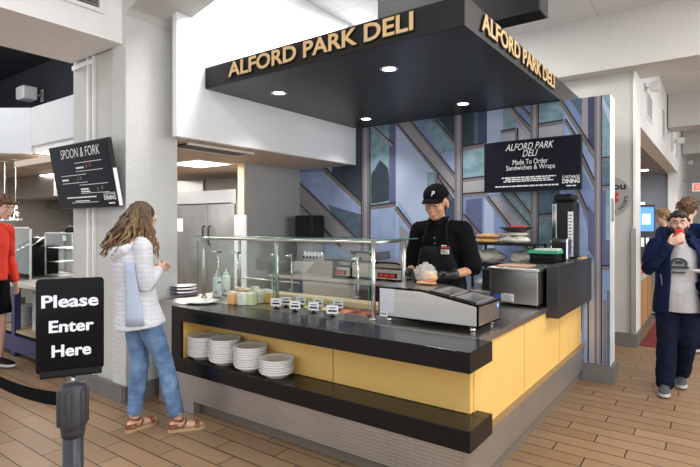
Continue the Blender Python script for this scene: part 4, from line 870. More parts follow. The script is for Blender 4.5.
# sign frame: faces the viewer, slightly turned
sgn = thing('entry_sign', (SX, SY, 1.0), 'black sign reading Please Enter Here clipped on top of the queue post', 'sign')
c0 = V((SX, SY, 0)); vd = FW.copy(); A_ = atD(36, 300, 1.56); B_ = atD(104, 300, 1.64)
U = (B_ - A_); U.z = 0; sw = U.length; U.normalize(); N0 = U.cross(EZ); N0 = N0 if N0.dot(FW) < 0 else -N0
L0 = c0 - U * ((c0 - A_).dot(U)); L0.z = 0
bz0, bz1 = EYE - (371 - CY) / FPX * 1.6, EYE - (278 - CY) / FPX * 1.6
def sq(bm, u0, u1, z0, z1, n0, n1, mi=0): prism(bm, [L0 + U * u0 + EZ * z0 + N0 * n0, L0 + U * u1 + EZ * z0 + N0 * n0, L0 + U * u1 + EZ * z1 + N0 * n0, L0 + U * u0 + EZ * z1 + N0 * n0], N0 * (n1 - n0), mi)
b = NB(); pr = []
rr = .012
for cx_, cz_, a0 in ((sw - rr, bz0 + rr, -90), (sw - rr, bz1 - rr, 0), (rr, bz1 - rr, 90), (rr, bz0 + rr, 180)):
    for k in range(5): an = math.radians(a0 + k * 22.5); pr.append(L0 + U * (cx_ + rr * math.cos(an)) + EZ * (cz_ + rr * math.sin(an)) - N0 * .004)
prism(b, pr, N0 * .008); obj('sign_panel', b, P('sign_gloss_black', (.004, .004, .005), .12, spec=.2), sgn)
b = NB(); sq(b, .012, sw - .006, bz0 - .012, bz0 + .022, -.014, -.004); sq(b, .012, sw - .006, bz0 - .012, bz0 + .010, .004, .016); sq(b, .012, sw - .006, bz0 - .012, bz0 - .006, -.014, .016); obj('clip_channel', b, BLK, sgn)
b = NB(); tube(b, [(SX, SY, .99), (SX, SY, bz0 - .012)], .006, n=10); obj('support_rod', b, STEEL, sgn)
b = NB(); hS = bz1 - bz0
for s, u0, u1, v0, v1 in (('Please', .085, .91, .715, .845), ('Enter', .19, .84, .45, .575), ('Here', .23, .80, .19, .315)):
    b = NB(); txt(b, s, L0 + EZ * bz0 + N0 * .0045, U, EZ, N0, u0 * sw, u1 * sw, (v0 - .02) * hS, (v1 - .02) * hS, bold=.012); [txt(b, s, L0 + EZ * (bz0 + dz) + U * du + N0 * (.0049 + .0003 * q_), U, EZ, N0, u0 * sw, u1 * sw, (v0 - .02) * hS, (v1 - .02) * hS, bold=.012) for q_, (du, dz) in enumerate(((.0013, 0), (-.0013, 0), (0, .0008), (0, -.0008), (.001, .0006), (-.001, -.0006)))]; obj('lettering', b, P('sign_white', (.85, .85, .93), .6), sgn, recalc=False)

# ================================================================== PEOPLE
def lerp(a, c, t): return V(a) * (1 - t) + V(c) * t
def rows(bm, J, rr, n=22):
    """torso loft; t 0 pelvis, 1 chest, 2 neck base"""
    pts, rad = [], []
    for t, w, d in rr:
        p = lerp(J['pelvis'], J['chest'], t) if t <= 1 else lerp(J['chest'], J['neck'], t - 1)
        pts.append(p); rad.append((w, d))
    fwd = EZ.cross((V(J['shR']) - V(J['shL'])).normalized())
    tube(bm, pts, rad, ref=fwd, n=n, caps=True)
def limb(bm, a, m, c, ra, rm, rc, t=1., n=12):
    a, m, c = V(a), V(m), V(c); pts = [a, lerp(a, m, .35), lerp(a, m, .75), m, lerp(m, c, .3 * t), lerp(m, c, .65 * t), lerp(m, c, t)]
    rcc = rm + (rc - rm) * t
    tube(bm, pts, [ra, ra * .96, rm * 1.04 + (ra - rm) * .15, rm, rm * 1.02 + (rcc - rm) * .2, rm + (rcc - rm) * .6, rcc], n=n, ref=(.3, .2, .9) if abs((m - a).normalized().z) < .8 else (0, 1, 0), caps='round')
def hand(bm, w, d, pn, side, curl=.5, s=1., fat=1., spread=.0):
    """palm + four unequal curled fingers + thumb; d=direction, pn=palm normal, side=towards thumb"""
    w, d, pn = V(w), V(d).normalized(), V(pn).normalized(); sd = V(side); sd = (sd - d * sd.dot(d)).normalized(); pn = (pn - d * pn.dot(d) - sd * pn.dot(sd)).normalized()
    L = .085 * s
    tube(bm, [w - d * .015, w + d * L * .35, w + d * L * .95], [(.024 * s * fat, .018 * s * fat), (.037 * s * fat, .016 * s * fat), (.040 * s * fat, .013 * s * fat)], ref=pn, n=12, caps='round')
    for k, (fl, off) in enumerate(((.070, .030), (.080, .010), (.074, -.010), (.058, -.029))):
        p = w + d * L * (.95 if k < 3 else .88) + sd * off * s; ang = curl * .5; pts = [p - d * .02]; r = []
        for q, fr in enumerate((.45, .30, .25)):
            dd = (d * math.cos(ang) + pn * math.sin(ang) + sd * spread * (off / .03)); pts.append(p); p = p + dd * fl * s * fr; ang += curl
        pts.append(p); tube(bm, pts, [.0085 * s * fat, .0092 * s * fat, .0085 * s * fat, .008 * s * fat, .0065 * s * fat], ref=sd, n=8, caps='round')
    p = w + d * L * .25 + sd * .03 * s; t1 = p + (d * .7 + sd * .55 + pn * .35).normalized() * .036 * s; t2 = t1 + (d * .9 + sd * .1 + pn * .5 * (1 + curl)).normalized() * .03 * s
    tube(bm, [w + d * .01 + sd * .012 * s, p, t1, t2], [.014 * s * fat, .0135 * s * fat, .0105 * s * fat, .008 * s * fat], ref=pn, n=8, caps='round')
def headM(c, yaw, pitch, roll=0):
    return Matrix.Translation(V(c)) @ Matrix.Rotation(yaw, 4, 'Z') @ Matrix.Rotation(pitch, 4, 'X') @ Matrix.Rotation(roll, 4, 'Y')
def add_head(bm, M, s=1.):
    def E(c, r):
        vs = ell(bm, (0, 0, 0), (1, 1, 1), seg=18)
        bmesh.ops.transform(bm, matrix=M @ Matrix.Diagonal((s, s, s, 1)) @ Matrix.Translation(V(c)) @ Matrix.Diagonal((*r, 1)), verts=vs)
    E((0, -.008, .028), (.074, .094, .088)); E((0, .022, -.03), (.060, .066, .070)); E((0, .048, -.078), (.034, .034, .032)); E((0, .070, .030), (.050, .018, .024))
    E((.036, .055, -.022), (.024, .026, .028)); E((-.036, .055, -.022), (.024, .026, .028)); E((0, .094, -.014), (.0085, .014, .022)); E((0, .100, -.028), (.015, .013, .010)); E((0, .085, -.056), (.024, .012, .013))
    for q in (-1, 1): E((q * .077, -.008, -.008), (.010, .020, .032))
def face_parts(M, s, root, brow, iris=(.03, .02, .015), lip=(.50, .20, .17), look=0, shut=False):
    S = M @ Matrix.Diagonal((s, s, s, 1))
    for q in (-1, 1):
        b = NB(); ell(b, (q * .031, .0765, .006), (.0125, .0105, .0062 if not shut else .0035), seg=12); bmesh.ops.transform(b, matrix=S, verts=b.verts); e = obj('eye', b, P('eye_white', (.75, .72, .70), .3), root, smooth=True)
        b = NB(); ell(b, (q * .031, .0865, .005 - look), (.0052, .003, .0052), seg=10); bmesh.ops.transform(b, matrix=S, verts=b.verts); obj('iris', b, P('iris_dark', iris, .2), e, smooth=True)
        b = NB(); tube(b, [(q * .014, .092, .024), (q * .03, .089, .030), (q * .048, .076, .025)], [.0035, .0042, .0025], n=6, caps='round'); bmesh.ops.transform(b, matrix=S, verts=b.verts); obj('eyebrow', b, brow, root, smooth=True)
    b = NB(); tube(b, [(-.021, .088, -.055), (0, .097, -.0535), (.021, .088, -.055)], [.0025, .0045, .0025], n=8, caps='round'); tube(b, [(-.019, .087, -.061), (0, .096, -.063), (.019, .087, -.061)], [.0025, .0055, .0025], n=8, caps='round'); bmesh.ops.transform(b, matrix=S, verts=b.verts); obj('lips', b, P('lips', lip, .4), root, smooth=True)
def short_hair(M, s, root, mat, tuft=.012, vol=1., n=130, seed=1, beard=False, low=-.05, fringe=True):
    rnd = random.Random(seed); b = NB(); ell(b, (0, -.020, .042), (.081 * vol, .092 * vol, .086 * vol), seg=22); ell(b, (0, -.05, -.005), (.073, .058, .062), seg=16)
    if fringe: ell(b, (0, .034, .078), (.066, .050, .034), seg=16)
    for k in range(n):
        th = rnd.uniform(0, 2 * PI); ph = rnd.uniform(.02, 1.75 if math.sin(th) < .2 else 1.05)
        d = V((math.cos(th) * math.sin(ph), math.sin(th) * math.sin(ph), math.cos(ph))); p = V((0, -.018, .040)) + V((d.x * .080 * vol, d.y * .092 * vol, d.z * .086 * vol))
        tg = V((rnd.uniform(-.4, .4), rnd.uniform(.0, .9) if d.y > -.2 else rnd.uniform(-.5, .3), -.35 - .6 * (1 - d.z))).normalized(); e = p + d * tuft * rnd.uniform(.4, 1.3) + tg * rnd.uniform(.02, .045)
        tube(b, [p - d * .008, lerp(p, e, .5) + d * tuft * .6, e], [.010, .0085, .002], n=6, caps='round')
    for k in range(26 if fringe else 0):
        a = rnd.uniform(-1.0, 1.0); p = V((.062 * math.sin(a), .030 + .050 * math.cos(a), .088 - .01 * abs(a))); e = p + V((rnd.uniform(-.022, .022), rnd.uniform(.004, .02), -rnd.uniform(.018, .042)))
        tube(b, [p - V((0, .02, 0)), lerp(p, e, .5) + V((0, .010, .006)), e], [.012, .009, .002], n=6, caps='round')
    if beard:
        for q in (-1, 1): ell(b, (q * .052, .018, -.045), (.020, .045, .048), seg=12)
    bmesh.ops.transform(b, matrix=M @ Matrix.Diagonal((s, s, s, 1)), verts=b.verts)
    fuse('hair', b, .0045, mat, root, smooth=1)
def body(root, J, skin, s=1., M=None, hands=(), voxel=.006, feet=True, neck_r=.052):
    b = NB(); rows(b, J, [(-.1, .15 * s, .10 * s), (.2, .155 * s, .10 * s), (.55, .125 * s, .088 * s), (1., .145 * s, .10 * s), (1.5, .15 * s, .085 * s), (1.85, .09 * s, .06 * s)])
    hc = M.translation; tube(b, [lerp(J['chest'], J['neck'], .7), J['neck'], lerp(J['neck'], hc, .6)], [.06 * s, neck_r * s, neck_r * s * .95], n=14, caps='round')
    for q in 'LR':
        tube(b, [J['neck'] - EZ * .03 if isinstance(J['neck'], V) else V(J['neck']) - EZ * .03, J['sh' + q]], [.05 * s, .045 * s], n=12, caps='round')
        limb(b, J['sh' + q], J['el' + q], J['wr' + q], .046 * s, .036 * s, .025 * s); limb(b, J['hip' + q], J['kn' + q], J['an' + q], .075 * s, .050 * s, .036 * s)
        if feet:
            an, toe = V(J['an' + q]), V(J['toe' + q]); d = toe - an; d.z = 0; d.normalize(); hl = V((an.x, an.y, 0)) - d * .035
            z_ = toe.z
            tube(b, [hl + EZ * (z_ + .03), V((an.x, an.y, z_ + .038)), lerp(V((an.x, an.y, z_ + .035)), toe, .5), toe - d * .05 + EZ * .014, toe - d * .012 + EZ * .010], [.026 * s, (.030 * s, .036 * s), (.034 * s, .026 * s), (.037 * s, .015 * s), (.028 * s, .010 * s)], ref=EZ, n=12, caps='round')
            tube(b, [an + EZ * .03, V((an.x, an.y, z_ + .03))], .033 * s, n=10, caps='round')
    for h in hands: hand(b, *h)
    add_head(b, M, J.get('hs', s))
    return fuse('body', b, voxel, skin, root, smooth=3)
def leg_cloth(bm, J, s, infl=.014, t=.93, flare=0):
    for q in 'LR': limb(bm, V(J['hip' + q]) + EZ * .02, J['kn' + q], J['an' + q], .080 * s + infl, .056 * s + infl, .045 * s + infl + flare, t)
    rows(bm, J, [(-.12, .15 * s + infl, .105 * s + infl), (.1, .158 * s + infl, .108 * s + infl), (.35, .145 * s + infl, .10 * s + infl)])
def shoe(root, an, toe, s, upper, sole, q=''):
    an, toe = V(an), V(toe); d = toe - an; d.z = 0; d.normalize(); g = V((an.x, an.y, 0)); hl = g - d * .055; tp = V((toe.x, toe.y, 0)) + d * .01
    z0 = max(0, toe.z)
    b = NB(); tube(b, [hl + EZ * (z0 + .045), g + EZ * (z0 + .052), lerp(g, tp, .4) + EZ * (z0 + .045), lerp(g, tp, .75) + EZ * (z0 + .034), tp - d * .015 + EZ * (z0 + .030)], [(.030 * s, .030), (.036 * s, .042), (.038 * s, .034), (.044 * s, .022), (.030 * s, .016)], ref=EZ, n=14, caps='round')
    tube(b, [V((an.x, an.y, z0 + .05)), V((an.x, an.y, z0 + .09))], .040 * s, n=12); o = fuse('shoe', b, .006, upper, root, smooth=2)
    b = NB(); sv = d.cross(EZ); ps = []
    for t, w in ((-.01, .020), (.1, .034), (.35, .034), (.65, .045), (.85, .044), (.97, .028), (1.03, .010)): ps.append((t, w * s))
    pts = [lerp(hl, tp, t) + sv * w for t, w in ps] + [lerp(hl, tp, t) - sv * w for t, w in reversed(ps)]
    prism(b, [p + EZ * z0 for p in pts], EZ * .024); obj('sole', b, sole, o)
    return o

# ------------------------------------------------------------ woman in white jacket
WX, WY = -3.36, 2.10
def wp_(x, y, z): return V((WX + x, WY + y, z))
J = dict(pelvis=wp_(-.04, -.05, .90), chest=wp_(-.065, -.08, 1.22), neck=wp_(-.055, -.05, 1.41), shL=wp_(-.215, -.035, 1.345), shR=wp_(.095, -.095, 1.345), elL=wp_(-.28, -.01, 1.08), elR=wp_(.125, -.085, 1.075),
         wrL=wp_(-.16, .15, 1.14), wrR=wp_(-.05, .115, 1.155), hipL=wp_(-.115, -.03, .86), hipR=wp_(.03, -.05, .86), knL=wp_(-.10, .0, .47), knR=wp_(.09, .09, .47), anL=wp_(-.09, -.05, .09), anR=wp_(.175, .13, .09), toeL=wp_(-.095, .135, .02), toeR=wp_(.275, .29, .02))
wm = thing('person', (WX, WY, 0), 'woman with long wavy hair in a white quilted jacket, jeans and brown sandals', 'person')
HM = headM(wp_(-.055, -.005, 1.54), -.12, -.38)
body(wm, J, SKINL, .95, HM, hands=[(J['wrR'], (-.35, .85, .3), (-.6, -.2, .6), (0, .2, 1), .6, .92), (J['wrL'], (.45, .8, .35), (.3, -.2, .6), (.3, 0, 1), .5, .92)], voxel=.0055)
face_parts(HM, .95, wm, P('brow_brown', (.12, .06, .03), .7), lip=(.6, .22, .22), look=.003)
b = NB(); rows(b, J, [(-.42, .188, .176), (-.3, .180, .168), (0, .165, .145), (.5, .152, .130), (1., .168, .138), (1.45, .165, .125), (1.8, .115, .09), (1.98, .07, .066)], n=26)
for q in 'LR':
    limb(b, J['sh' + q], J['el' + q], J['wr' + q], .066, .055, .046, .9); tube(b, [V(J['neck']) - EZ * .05, J['sh' + q]], [.068, .064], n=12, caps='round')
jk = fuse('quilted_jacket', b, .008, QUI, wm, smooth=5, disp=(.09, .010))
b = NB(); tube(b, [wp_(-.15, -.13, 1.36), wp_(-.12, -.19, 1.315), wp_(-.05, -.215, 1.295), wp_(.02, -.19, 1.32), wp_(.04, -.12, 1.36)], [.03, .045, .05, .045, .03], n=12, caps='round'); ell(b, wp_(-.05, -.17, 1.26), (.11, .05, .07), seg=16)
fuse('hood', b, .008, QUI, wm, smooth=3, disp=(.04, .01))
# smooth side panel on the right flank
b = NB(); 
for z0, z1 in ((.80, 1.24),):
    rg = []
    for k in range(8):
        z = z0 + (z1 - z0) * k / 7; ww = .168 - .006 * k / 7
        t_ = (z - .90) / .32
        hw_, dd_ = (.170, .150) if t_ < 0 else (.167 - .013 * min(1, t_ * 2) , .146 - .012 * min(1, t_ * 2))
        c = lerp(J['pelvis'], J['chest'], t_); sh = (V(J['shR']) - V(J['shL'])).normalized(); fw_ = EZ.cross(sh)
        rg.append([b.verts.new(c + sh * ((hw_ + .014 + .003 * math.sin(k * .9)) * math.cos(a)) + fw_ * ((dd_ + .014) * math.sin(a)) + EZ * (z - c.z)) for a in [(-.92 + .25 * k / 7) + (.72 - .32 * k / 7) * j / 5 for j in range(6)]])
    for a, c in zip(rg, rg[1:]):
        for k in range(5): b.faces.new((a[k], a[k + 1], c[k + 1], c[k]))
o = obj('side_panel', b, PALEN, jk, smooth=True); sm_ = o.modifiers.new('s', 'SOLIDIFY'); sm_.thickness = .012; sm_.offset = -1
b = NB(); leg_cloth(b, J, .93, .011, .86, .001)
fuse('jeans', b, .007, DEN, wm, smooth=3, disp=(.06, .012))
for q in 'LR':
    b = NB(); c = lerp(J['kn' + q], J['an' + q], .885)
    for k in range(26): an = k / 26 * 2 * PI; p = c + V((.046 * math.cos(an), .046 * math.sin(an), .006)); tube(b, [p, p + V((0, 0, -random.uniform(.008, .028)))], [.002, .001], n=4)
    obj('frayed_hem', b, P('white_thread', (.7, .75, .82), .8), wm)
LEA = P('brown_leather', (.26, .085, .03), .45); ESP = P('espadrille_jute', (.50, .36, .20), .8)
for q in 'LR':
    an, toe = V(J['an' + q]), V(J['toe' + q]); d = toe - an; d.z = 0; d.normalize(); sv = d.cross(EZ); g = V((an.x, an.y, 0)); hl = g - d * .065; tp = V((toe.x, toe.y, 0)) + d * .012
    b = NB(); pts = [(0, .018), (.12, .032), (.35, .033), (.65, .042), (.85, .041), (.97, .024)]; prism(b, [lerp(hl, tp, t) + sv * w for t, w in pts] + [lerp(hl, tp, t) - sv * w for t, w in reversed(pts)], EZ * .022)
    so = obj('sandal', b, ESP, wm)
    def strap(p, r1, r2, nrm, w=.010, arc=(0, PI)):
        b = NB(); n = 16; rg = []; nrm = V(nrm).normalized(); s1 = sv; s2 = nrm.cross(sv).normalized(); s2 = s2 if s2.z > 0 else -s2
        for k in range(n + 1):
            an_ = arc[0] + (arc[1] - arc[0]) * k / n; c = p + s1 * (r1 * math.cos(an_)) + s2 * (r2 * math.sin(an_)); o_ = (c - p).normalized() * .004
            rg.append([b.verts.new(c + nrm * w * e + o_ * f) for e, f in ((-1, 0), (1, 0), (1, 1), (-1, 1))])
        for a, c in zip(rg, rg[1:]):
            for k in range(4): b.faces.new((a[k], a[(k + 1) % 4], c[(k + 1) % 4], c[k]))
        obj('strap', b, LEA, so)
    strap(tp - d * .065 + EZ * .018, .040, .036, d, .016); strap(g + EZ * .085, .040, .042, (d * .25 + EZ), .008, (0, 2 * PI)); strap(g + d * .03 + EZ * .03, .037, .052, (d * .8 + EZ * -.6), .008); strap(g - d * .02 + EZ * .03, .036, .03, (d + EZ * .9), .012, (0, PI))
    b = NB(); prism(b, [g + sv * w - d * e + EZ * .022 for w, e in ((-.034, .0), (-.03, .045), (-.012, .065), (.012, .065), (.03, .045), (.034, 0), (.028, 0), (.024, .04), (0, .058), (-.024, .04), (-.028, 0))], EZ * .035); obj('heel_cup', b, LEA, so)
# long wavy hair
rnd = random.Random(9); b = NB(); hb_ = NB()
HS = HM @ Matrix.Diagonal((.97, .97, .97, 1))
cap = NB(); ell(cap, (0, -.022, .040), (.084, .094, .088), seg=24); ell(cap, (0, -.055, -.02), (.080, .065, .08), seg=16); bmesh.ops.transform(cap, matrix=HS, verts=cap.verts)
def lock(bm, p0, out, end, r, wv):
    pts = []; rad = []; n = 11; ph = rnd.uniform(0, 6); sd = V((rnd.uniform(-1, 1), rnd.uniform(-1, 1), 0)).normalized()
    for k in range(n):
        t = k / (n - 1); q = p0 * (1 - t) ** 2 + out * 2 * t * (1 - t) + end * t * t; q = q + sd * wv * math.sin(ph + t * 17) * min(1, t * 1.6) + EZ * wv * .4 * math.cos(ph + t * 13) * t
        pts.append(q); rad.append((r * (1 - .75 * t ** 2), r * .7 * (1 - .75 * t ** 2)))
    tube(bm, pts, rad, n=6, caps='round', ref=(.2, .4, .8))
hc = HS.translation
for k in range(210):
    az = rnd.uniform(math.radians(-215), math.radians(12)); el = rnd.uniform(-.1, 1.3)   # az 0 = her right, -90 = behind, -180 = left
    dl = V((math.cos(az) * math.cos(el), math.sin(az) * math.cos(el), math.sin(el))); p0 = HS @ V((dl.x * .080, dl.y * .092 - .02, dl.z * .086 + .035))
    dh = V((math.cos(az), math.sin(az), 0)); back = max(0, -dh.y)
    oR = rnd.uniform(.12, .15); eR = rnd.uniform(.12, .18) + .05 * back
    ez = hc.z - rnd.uniform(.20, .29) + .02 * back
    lft = max(0, -dh.x); out = hc + dh * oR + EZ * rnd.uniform(-.06, .02); end = hc + dh * eR + V((-.055 * back - .03 * lft, -.05 * back, 0)); end.z = ez
    if k % 3 == 0: out = hc + dh * .105 + EZ * -.05; end = hc + dh * rnd.uniform(.07, .12) + V((-.05 * back, -.06 * back, 0)); end.z = hc.z - rnd.uniform(.17, .26)
    if dh.x > .75: end = hc + V((.115, -.01 + rnd.uniform(-.05, .07), 0)); end.z = hc.z - rnd.uniform(.2, .30); out = hc + V((.12, .0, -.06))
    if el > .8: out += EZ * .02
    lock(b if rnd.random() < .55 else hb_, p0, out, end, rnd.uniform(.010, .017), .017)
def ombre(nm, c0, c1):
    m = P(nm, c0, .5, var=False); g = NG(m); x, y, z = g.xyz(); mr = g.nt.nodes.new('ShaderNodeMapRange'); mr.inputs['From Min'].default_value = 1.34; mr.inputs['From Max'].default_value = 1.62
    g.nt.links.new(z, mr.inputs['Value']); k = g.mix(mr.outputs[0], c1, c0); g.col(g.mix(g.noise(35), k, tuple(q * .45 for q in c0))); return m
for k in range(70):
    az = rnd.uniform(math.radians(-130), math.radians(8)); dh = V((math.cos(az), math.sin(az), 0)); el = rnd.uniform(.0, .7)
    p0 = HS @ V((dh.x * .080 * math.cos(el), dh.y * .092 * math.cos(el) - .02, math.sin(el) * .086 + .035)); end = hc + dh * rnd.uniform(.075, .125) + V((-.02, -.03, 0)); end.z = hc.z - rnd.uniform(.15, .27)
    lock(b if rnd.random() < .5 else hb_, p0, hc + dh * .115 - EZ * .07, end, rnd.uniform(.012, .017), .010)
HD = ombre('brown_hair', (.085, .045, .024), (.30, .165, .07)); HB = ombre('golden_brown_hair', (.17, .095, .045), (.56, .34, .15))
tmp = bpy.data.meshes.new('c'); cap.to_mesh(tmp); cap.free(); b.from_mesh(tmp); bpy.data.meshes.remove(tmp)
h_ = obj('hair', b, HD, wm, smooth=True); obj('hair_highlights', hb_, HB, h_, smooth=True, label='golden blonde hair highlights')

# ------------------------------------------------------------ deli server
VX, VY = -1.70, 3.50
def vp(x, y, z): return V((VX + x, VY + y, z))      # he faces -Y, so his right hand is at -X
J = dict(pelvis=vp(.0, .05, .98), chest=vp(.0, .03, 1.30), neck=vp(-.015, -.02, 1.545), shR=vp(-.19, .01, 1.455), shL=vp(.17, .01, 1.455), elR=vp(-.26, -.0, 1.16), elL=vp(.255, .0, 1.17),
         wrR=vp(-.14, -.215, 1.135), wrL=vp(.155, -.225, 1.14), hipR=vp(-.09, .05, .93), hipL=vp(.09, .05, .93), knR=vp(-.10, .04, .50), knL=vp(.10, .04, .50), anR=vp(-.11, .08, .09), anL=vp(.11, .08, .09), toeR=vp(-.12, -.10, .025), toeL=vp(.12, -.10, .025))
sv_ = thing('person', (VX, VY, 0), 'deli server in black cap, black polo, apron and gloves behind the counter', 'person')
HM = headM(vp(-.02, -.05, 1.658), PI + .06, -.27)
hh = [(J['wrR'], (.62, -.55, -.12), (.3, .1, -.5), (.3, -.8, .5), .45, 1.0), (J['wrL'], (-.62, -.5, -.12), (-.3, .1, -.5), (-.3, -.8, .5), .45, 1.0)]
J['hs'] = 1.1; body(sv_, J, SKINM, 1., HM, hands=[(h[0], h[1], h[2], h[3], h[4], .9, .85) for h in hh], voxel=.006)
HC = HM @ Matrix.Diagonal((1.1, 1.1, 1.1, 1)); face_parts(HM, 1.1, sv_, P('brow_black', (.015, .01, .01), .7), lip=(.42, .16, .14), look=.004)
for h in hh:
    b = NB(); hand(b, *h, 1.12); w = V(h[0]); dd = V(h[1]).normalized(); tube(b, [w - dd * .05, w + dd * .01], [.036, .030], n=12, caps='round'); fuse('glove', b, .0045, P('black_nitrile', (.012, .012, .014), .4), sv_, smooth=2)
b = NB(); rows(b, J, [(-.12, .175, .125), (0.1, .178, .125), (.5, .170, .118), (1., .188, .128), (1.45, .172, .108), (1.75, .115, .08), (2.0, .066, .062)], n=26)
for q in 'LR':
    a, e = V(J['sh' + q]), V(J['el' + q]); tube(b, [a + EZ * .005, lerp(a, e, .5), lerp(a, e, .92)], [.072, .070, .072], n=14, caps='round'); tube(b, [V(J['neck']) - EZ * .06, a], [.066, .070], n=12, caps='round')
sh = fuse('polo_shirt', b, .007, BLKC, sv_, smooth=3, disp=(.07, .014))
b = NB(); ncl = vp(-.012, -.03, 1.54)
for q in (-1, 1): prism(b, [ncl + V((q * .012, -.088, -.03)), ncl + V((q * .062, -.062, -.035)), ncl + V((q * .07, -.01, .018)), ncl + V((q * .058, -.035, .022))], V((0, -.008, -.004)))
obj('collar', b, BLKC, sh); b = NB(); [ell(b, vp(0, -.118 + .004 * k, 1.40 - .04 * k), (.005, .003, .005), seg=8) for k in range(3)]; obj('shirt_button', b, P('button_grey', (.25, .25, .25), .4), sh)
# apron
b = NB(); cols = 13; rg = []
for k in range(12):
    z = .62 + (1.34 - .62) * k / 11; w = .20 if z < 1.1 else .20 - .085 * (z - 1.1) / .24
    t_ = (z - .98) / .32; dep = .145 if t_ < 1 else .138
    r = []
    for j in range(cols):
        u = -1 + 2 * j / (cols - 1); x = u * w; y = -math.sqrt(max(.0, 1 - (x / .235) ** 2)) * (dep + .008) + .045 - .02 * max(0, min(1, t_)) + .004 * math.sin(j * 1.3 + k * .4); r.append(b.verts.new(vp(x, y, z)))
    rg.append(r)
for a, c in zip(rg, rg[1:]):
    for j in range(cols - 1): b.faces.new((a[j], a[j + 1], c[j + 1], c[j]))
ap = obj('apron', b, P('apron_black', (.009, .009, .011), .8, bump=(12, .5, .02), spec=.12), sv_, smooth=True); m = ap.modifiers.new('s', 'SOLIDIFY'); m.thickness = .005
b = NB()
for q in (-1, 1): tube(b, [vp(q * .11, -.115, 1.33), vp(q * .095, -.108, 1.40), vp(q * .078, -.085, 1.48), vp(q * .07, -.03, 1.56)], (.008), n=6)
obj('apron_strap', b, P('apron_black', (0, 0, 0)), ap)
b = NB(); bx(b, VX + .055, VX + .12, VY - .126, VY - .122, 1.285, 1.318); obj('name_badge', b, P('badge_cream', (.75, .72, .62), .5), sh); b = NB(); [bx(b, VX + .06, VX + .11 - .01 * k, VY - .1275, VY - .126, 1.292 + .009 * k, 1.296 + .009 * k) for k in range(3)]; obj('badge_print', b, INK, sh)
b = NB(); [bx(b, VX + .055 + .024 * k, VX + .075 + .024 * k, VY - .1245, VY - .1235, 1.327, 1.339) for k in range(3)]; obj('red_logo', b, P('logo_red', (.65, .04, .03), .6), sh, recalc=False)
b = NB(); bx(b, VX + .058, VX + .10, VY - .1245, VY - .1235, 1.343, 1.350); obj('white_logo', b, WTXT, sh, recalc=False)
b = NB(); leg_cloth(b, J, 1., .012, .97); fuse('trousers', b, .009, BLKC, sv_, smooth=3, disp=(.07, .012))
for q in 'LR': shoe(sv_, J['an' + q], J['toe' + q], 1., BLK, BLKM)
w = V(J['wrL']); e = V(J['elL']); dd = (w - e).normalized(); b = NB(); tube(b, [w - dd * .075, w - dd * .055], .034, n=18); tube(b, [w - dd * .078 + EZ * .03, w - dd * .052 + EZ * .03], .014, n=12); obj('wristwatch', b, P('watch_black', (.02, .02, .02), .3), sv_)
short_hair(HM, 1.1, sv_, P('black_hair', (.012, .010, .009), .6), tuft=.004, vol=.93, n=30, fringe=False)
# cap
b = NB(); c2 = NB(); ell(b, (0, -.012, .055), (.086, .102, .080), seg=28)
for v in [v for v in b.verts if v.co.z < .045]: v.co.z = .045 + (v.co.z - .045) * .12
bmesh.ops.transform(b, matrix=HC, verts=b.verts); cp = obj('cap', b, BLKC, sv_, smooth=True)
b = NB(); n = 14; up, lo = [], []
for k in range(n + 1):
    an = math.radians(18 + 144 * k / n); x, y = .080 * math.cos(an), .086 * math.sin(an) - .005; ox, oy = .076 * math.cos(an), .088 * math.sin(an) + .072 * math.sin(an) ** .6
    cz = .055 - .012 * (math.cos(an)) ** 2
    up.append((x, y, cz)); lo.append((ox, oy, cz - .016 - .010 * math.cos(an) ** 2))
v1_ = [b.verts.new(p) for p in up]; v2_ = [b.verts.new(p) for p in lo]
for k in range(n): b.faces.new((v1_[k], v1_[k + 1], v2_[k + 1], v2_[k]))
bmesh.ops.transform(b, matrix=HC, verts=b.verts); o = obj('cap_brim', b, BLKC, cp, smooth=True); m = o.modifiers.new('s', 'SOLIDIFY'); m.thickness = .004
b = NB(); R3 = HM.to_3x3(); txt(b, 'P', HC @ V((-.012, .089, .072)), (R3 @ V((-1, 0, 0))) , R3 @ V((0, -.35, .93)), R3 @ EY, -.002, .024, 0, .036, depth=.004, shear=.2); obj('cap_logo', b, WTXT, cp, recalc=False)
# the bagged sandwich he holds
sx_ = vp(.045, -.32, 1.10); sw_ = thing('wrapped_sandwich', (sx_.x, sx_.y, sx_.z), 'bread roll in crinkled clear plastic held in the server\'s gloves', 'sandwich')
b = NB(); ell(b, sx_ + V((.015, 0, .035)), (.064, .045, .042), seg=18); obj('bread_roll', b, P('golden_bun', (.72, .42, .16), .5, var=(20, .2)), sw_, smooth=True)
b = NB(); ell(b, sx_ + V((-.012, 0, .05)), (.084, .060, .078), seg=26)
for v in b.verts: v.co += (v.co - sx_).normalized() * noise.noise(v.co * 45) * .022
BAG = P('crinkled_film', (.85, .84, .82), .15, alpha=.38, bump=(60, 1, .01), coat=.8); o = obj('plastic_bag', b, BAG, sw_, smooth=False)
b = NB(); ell(b, sx_ + V((-.025, 0, -.03)), (.028, .022, .045), seg=14)
for v in b.verts: v.co += (v.co - sx_).normalized() * noise.noise(v.co * 70) * .02
obj('bag_neck', b, PLAST, sw_)
# bun halves on the warmer's flat top
t = thing('open_sandwich', (-1.62, 3.05, zl), 'open sandwich bread with red filling lying on the flat warmer top', 'sandwich')
b = NB(); ell(b, (-1.62, 3.10, zl + .014), (.075, .045, .014), seg=16); obj('bread_half', b, BREAD, t, smooth=True); b = NB(); ell(b, (-1.60, 3.10, zl + .027), (.05, .03, .007), seg=12); obj('filling', b, P('ham_red', (.5, .14, .09), .5), t)

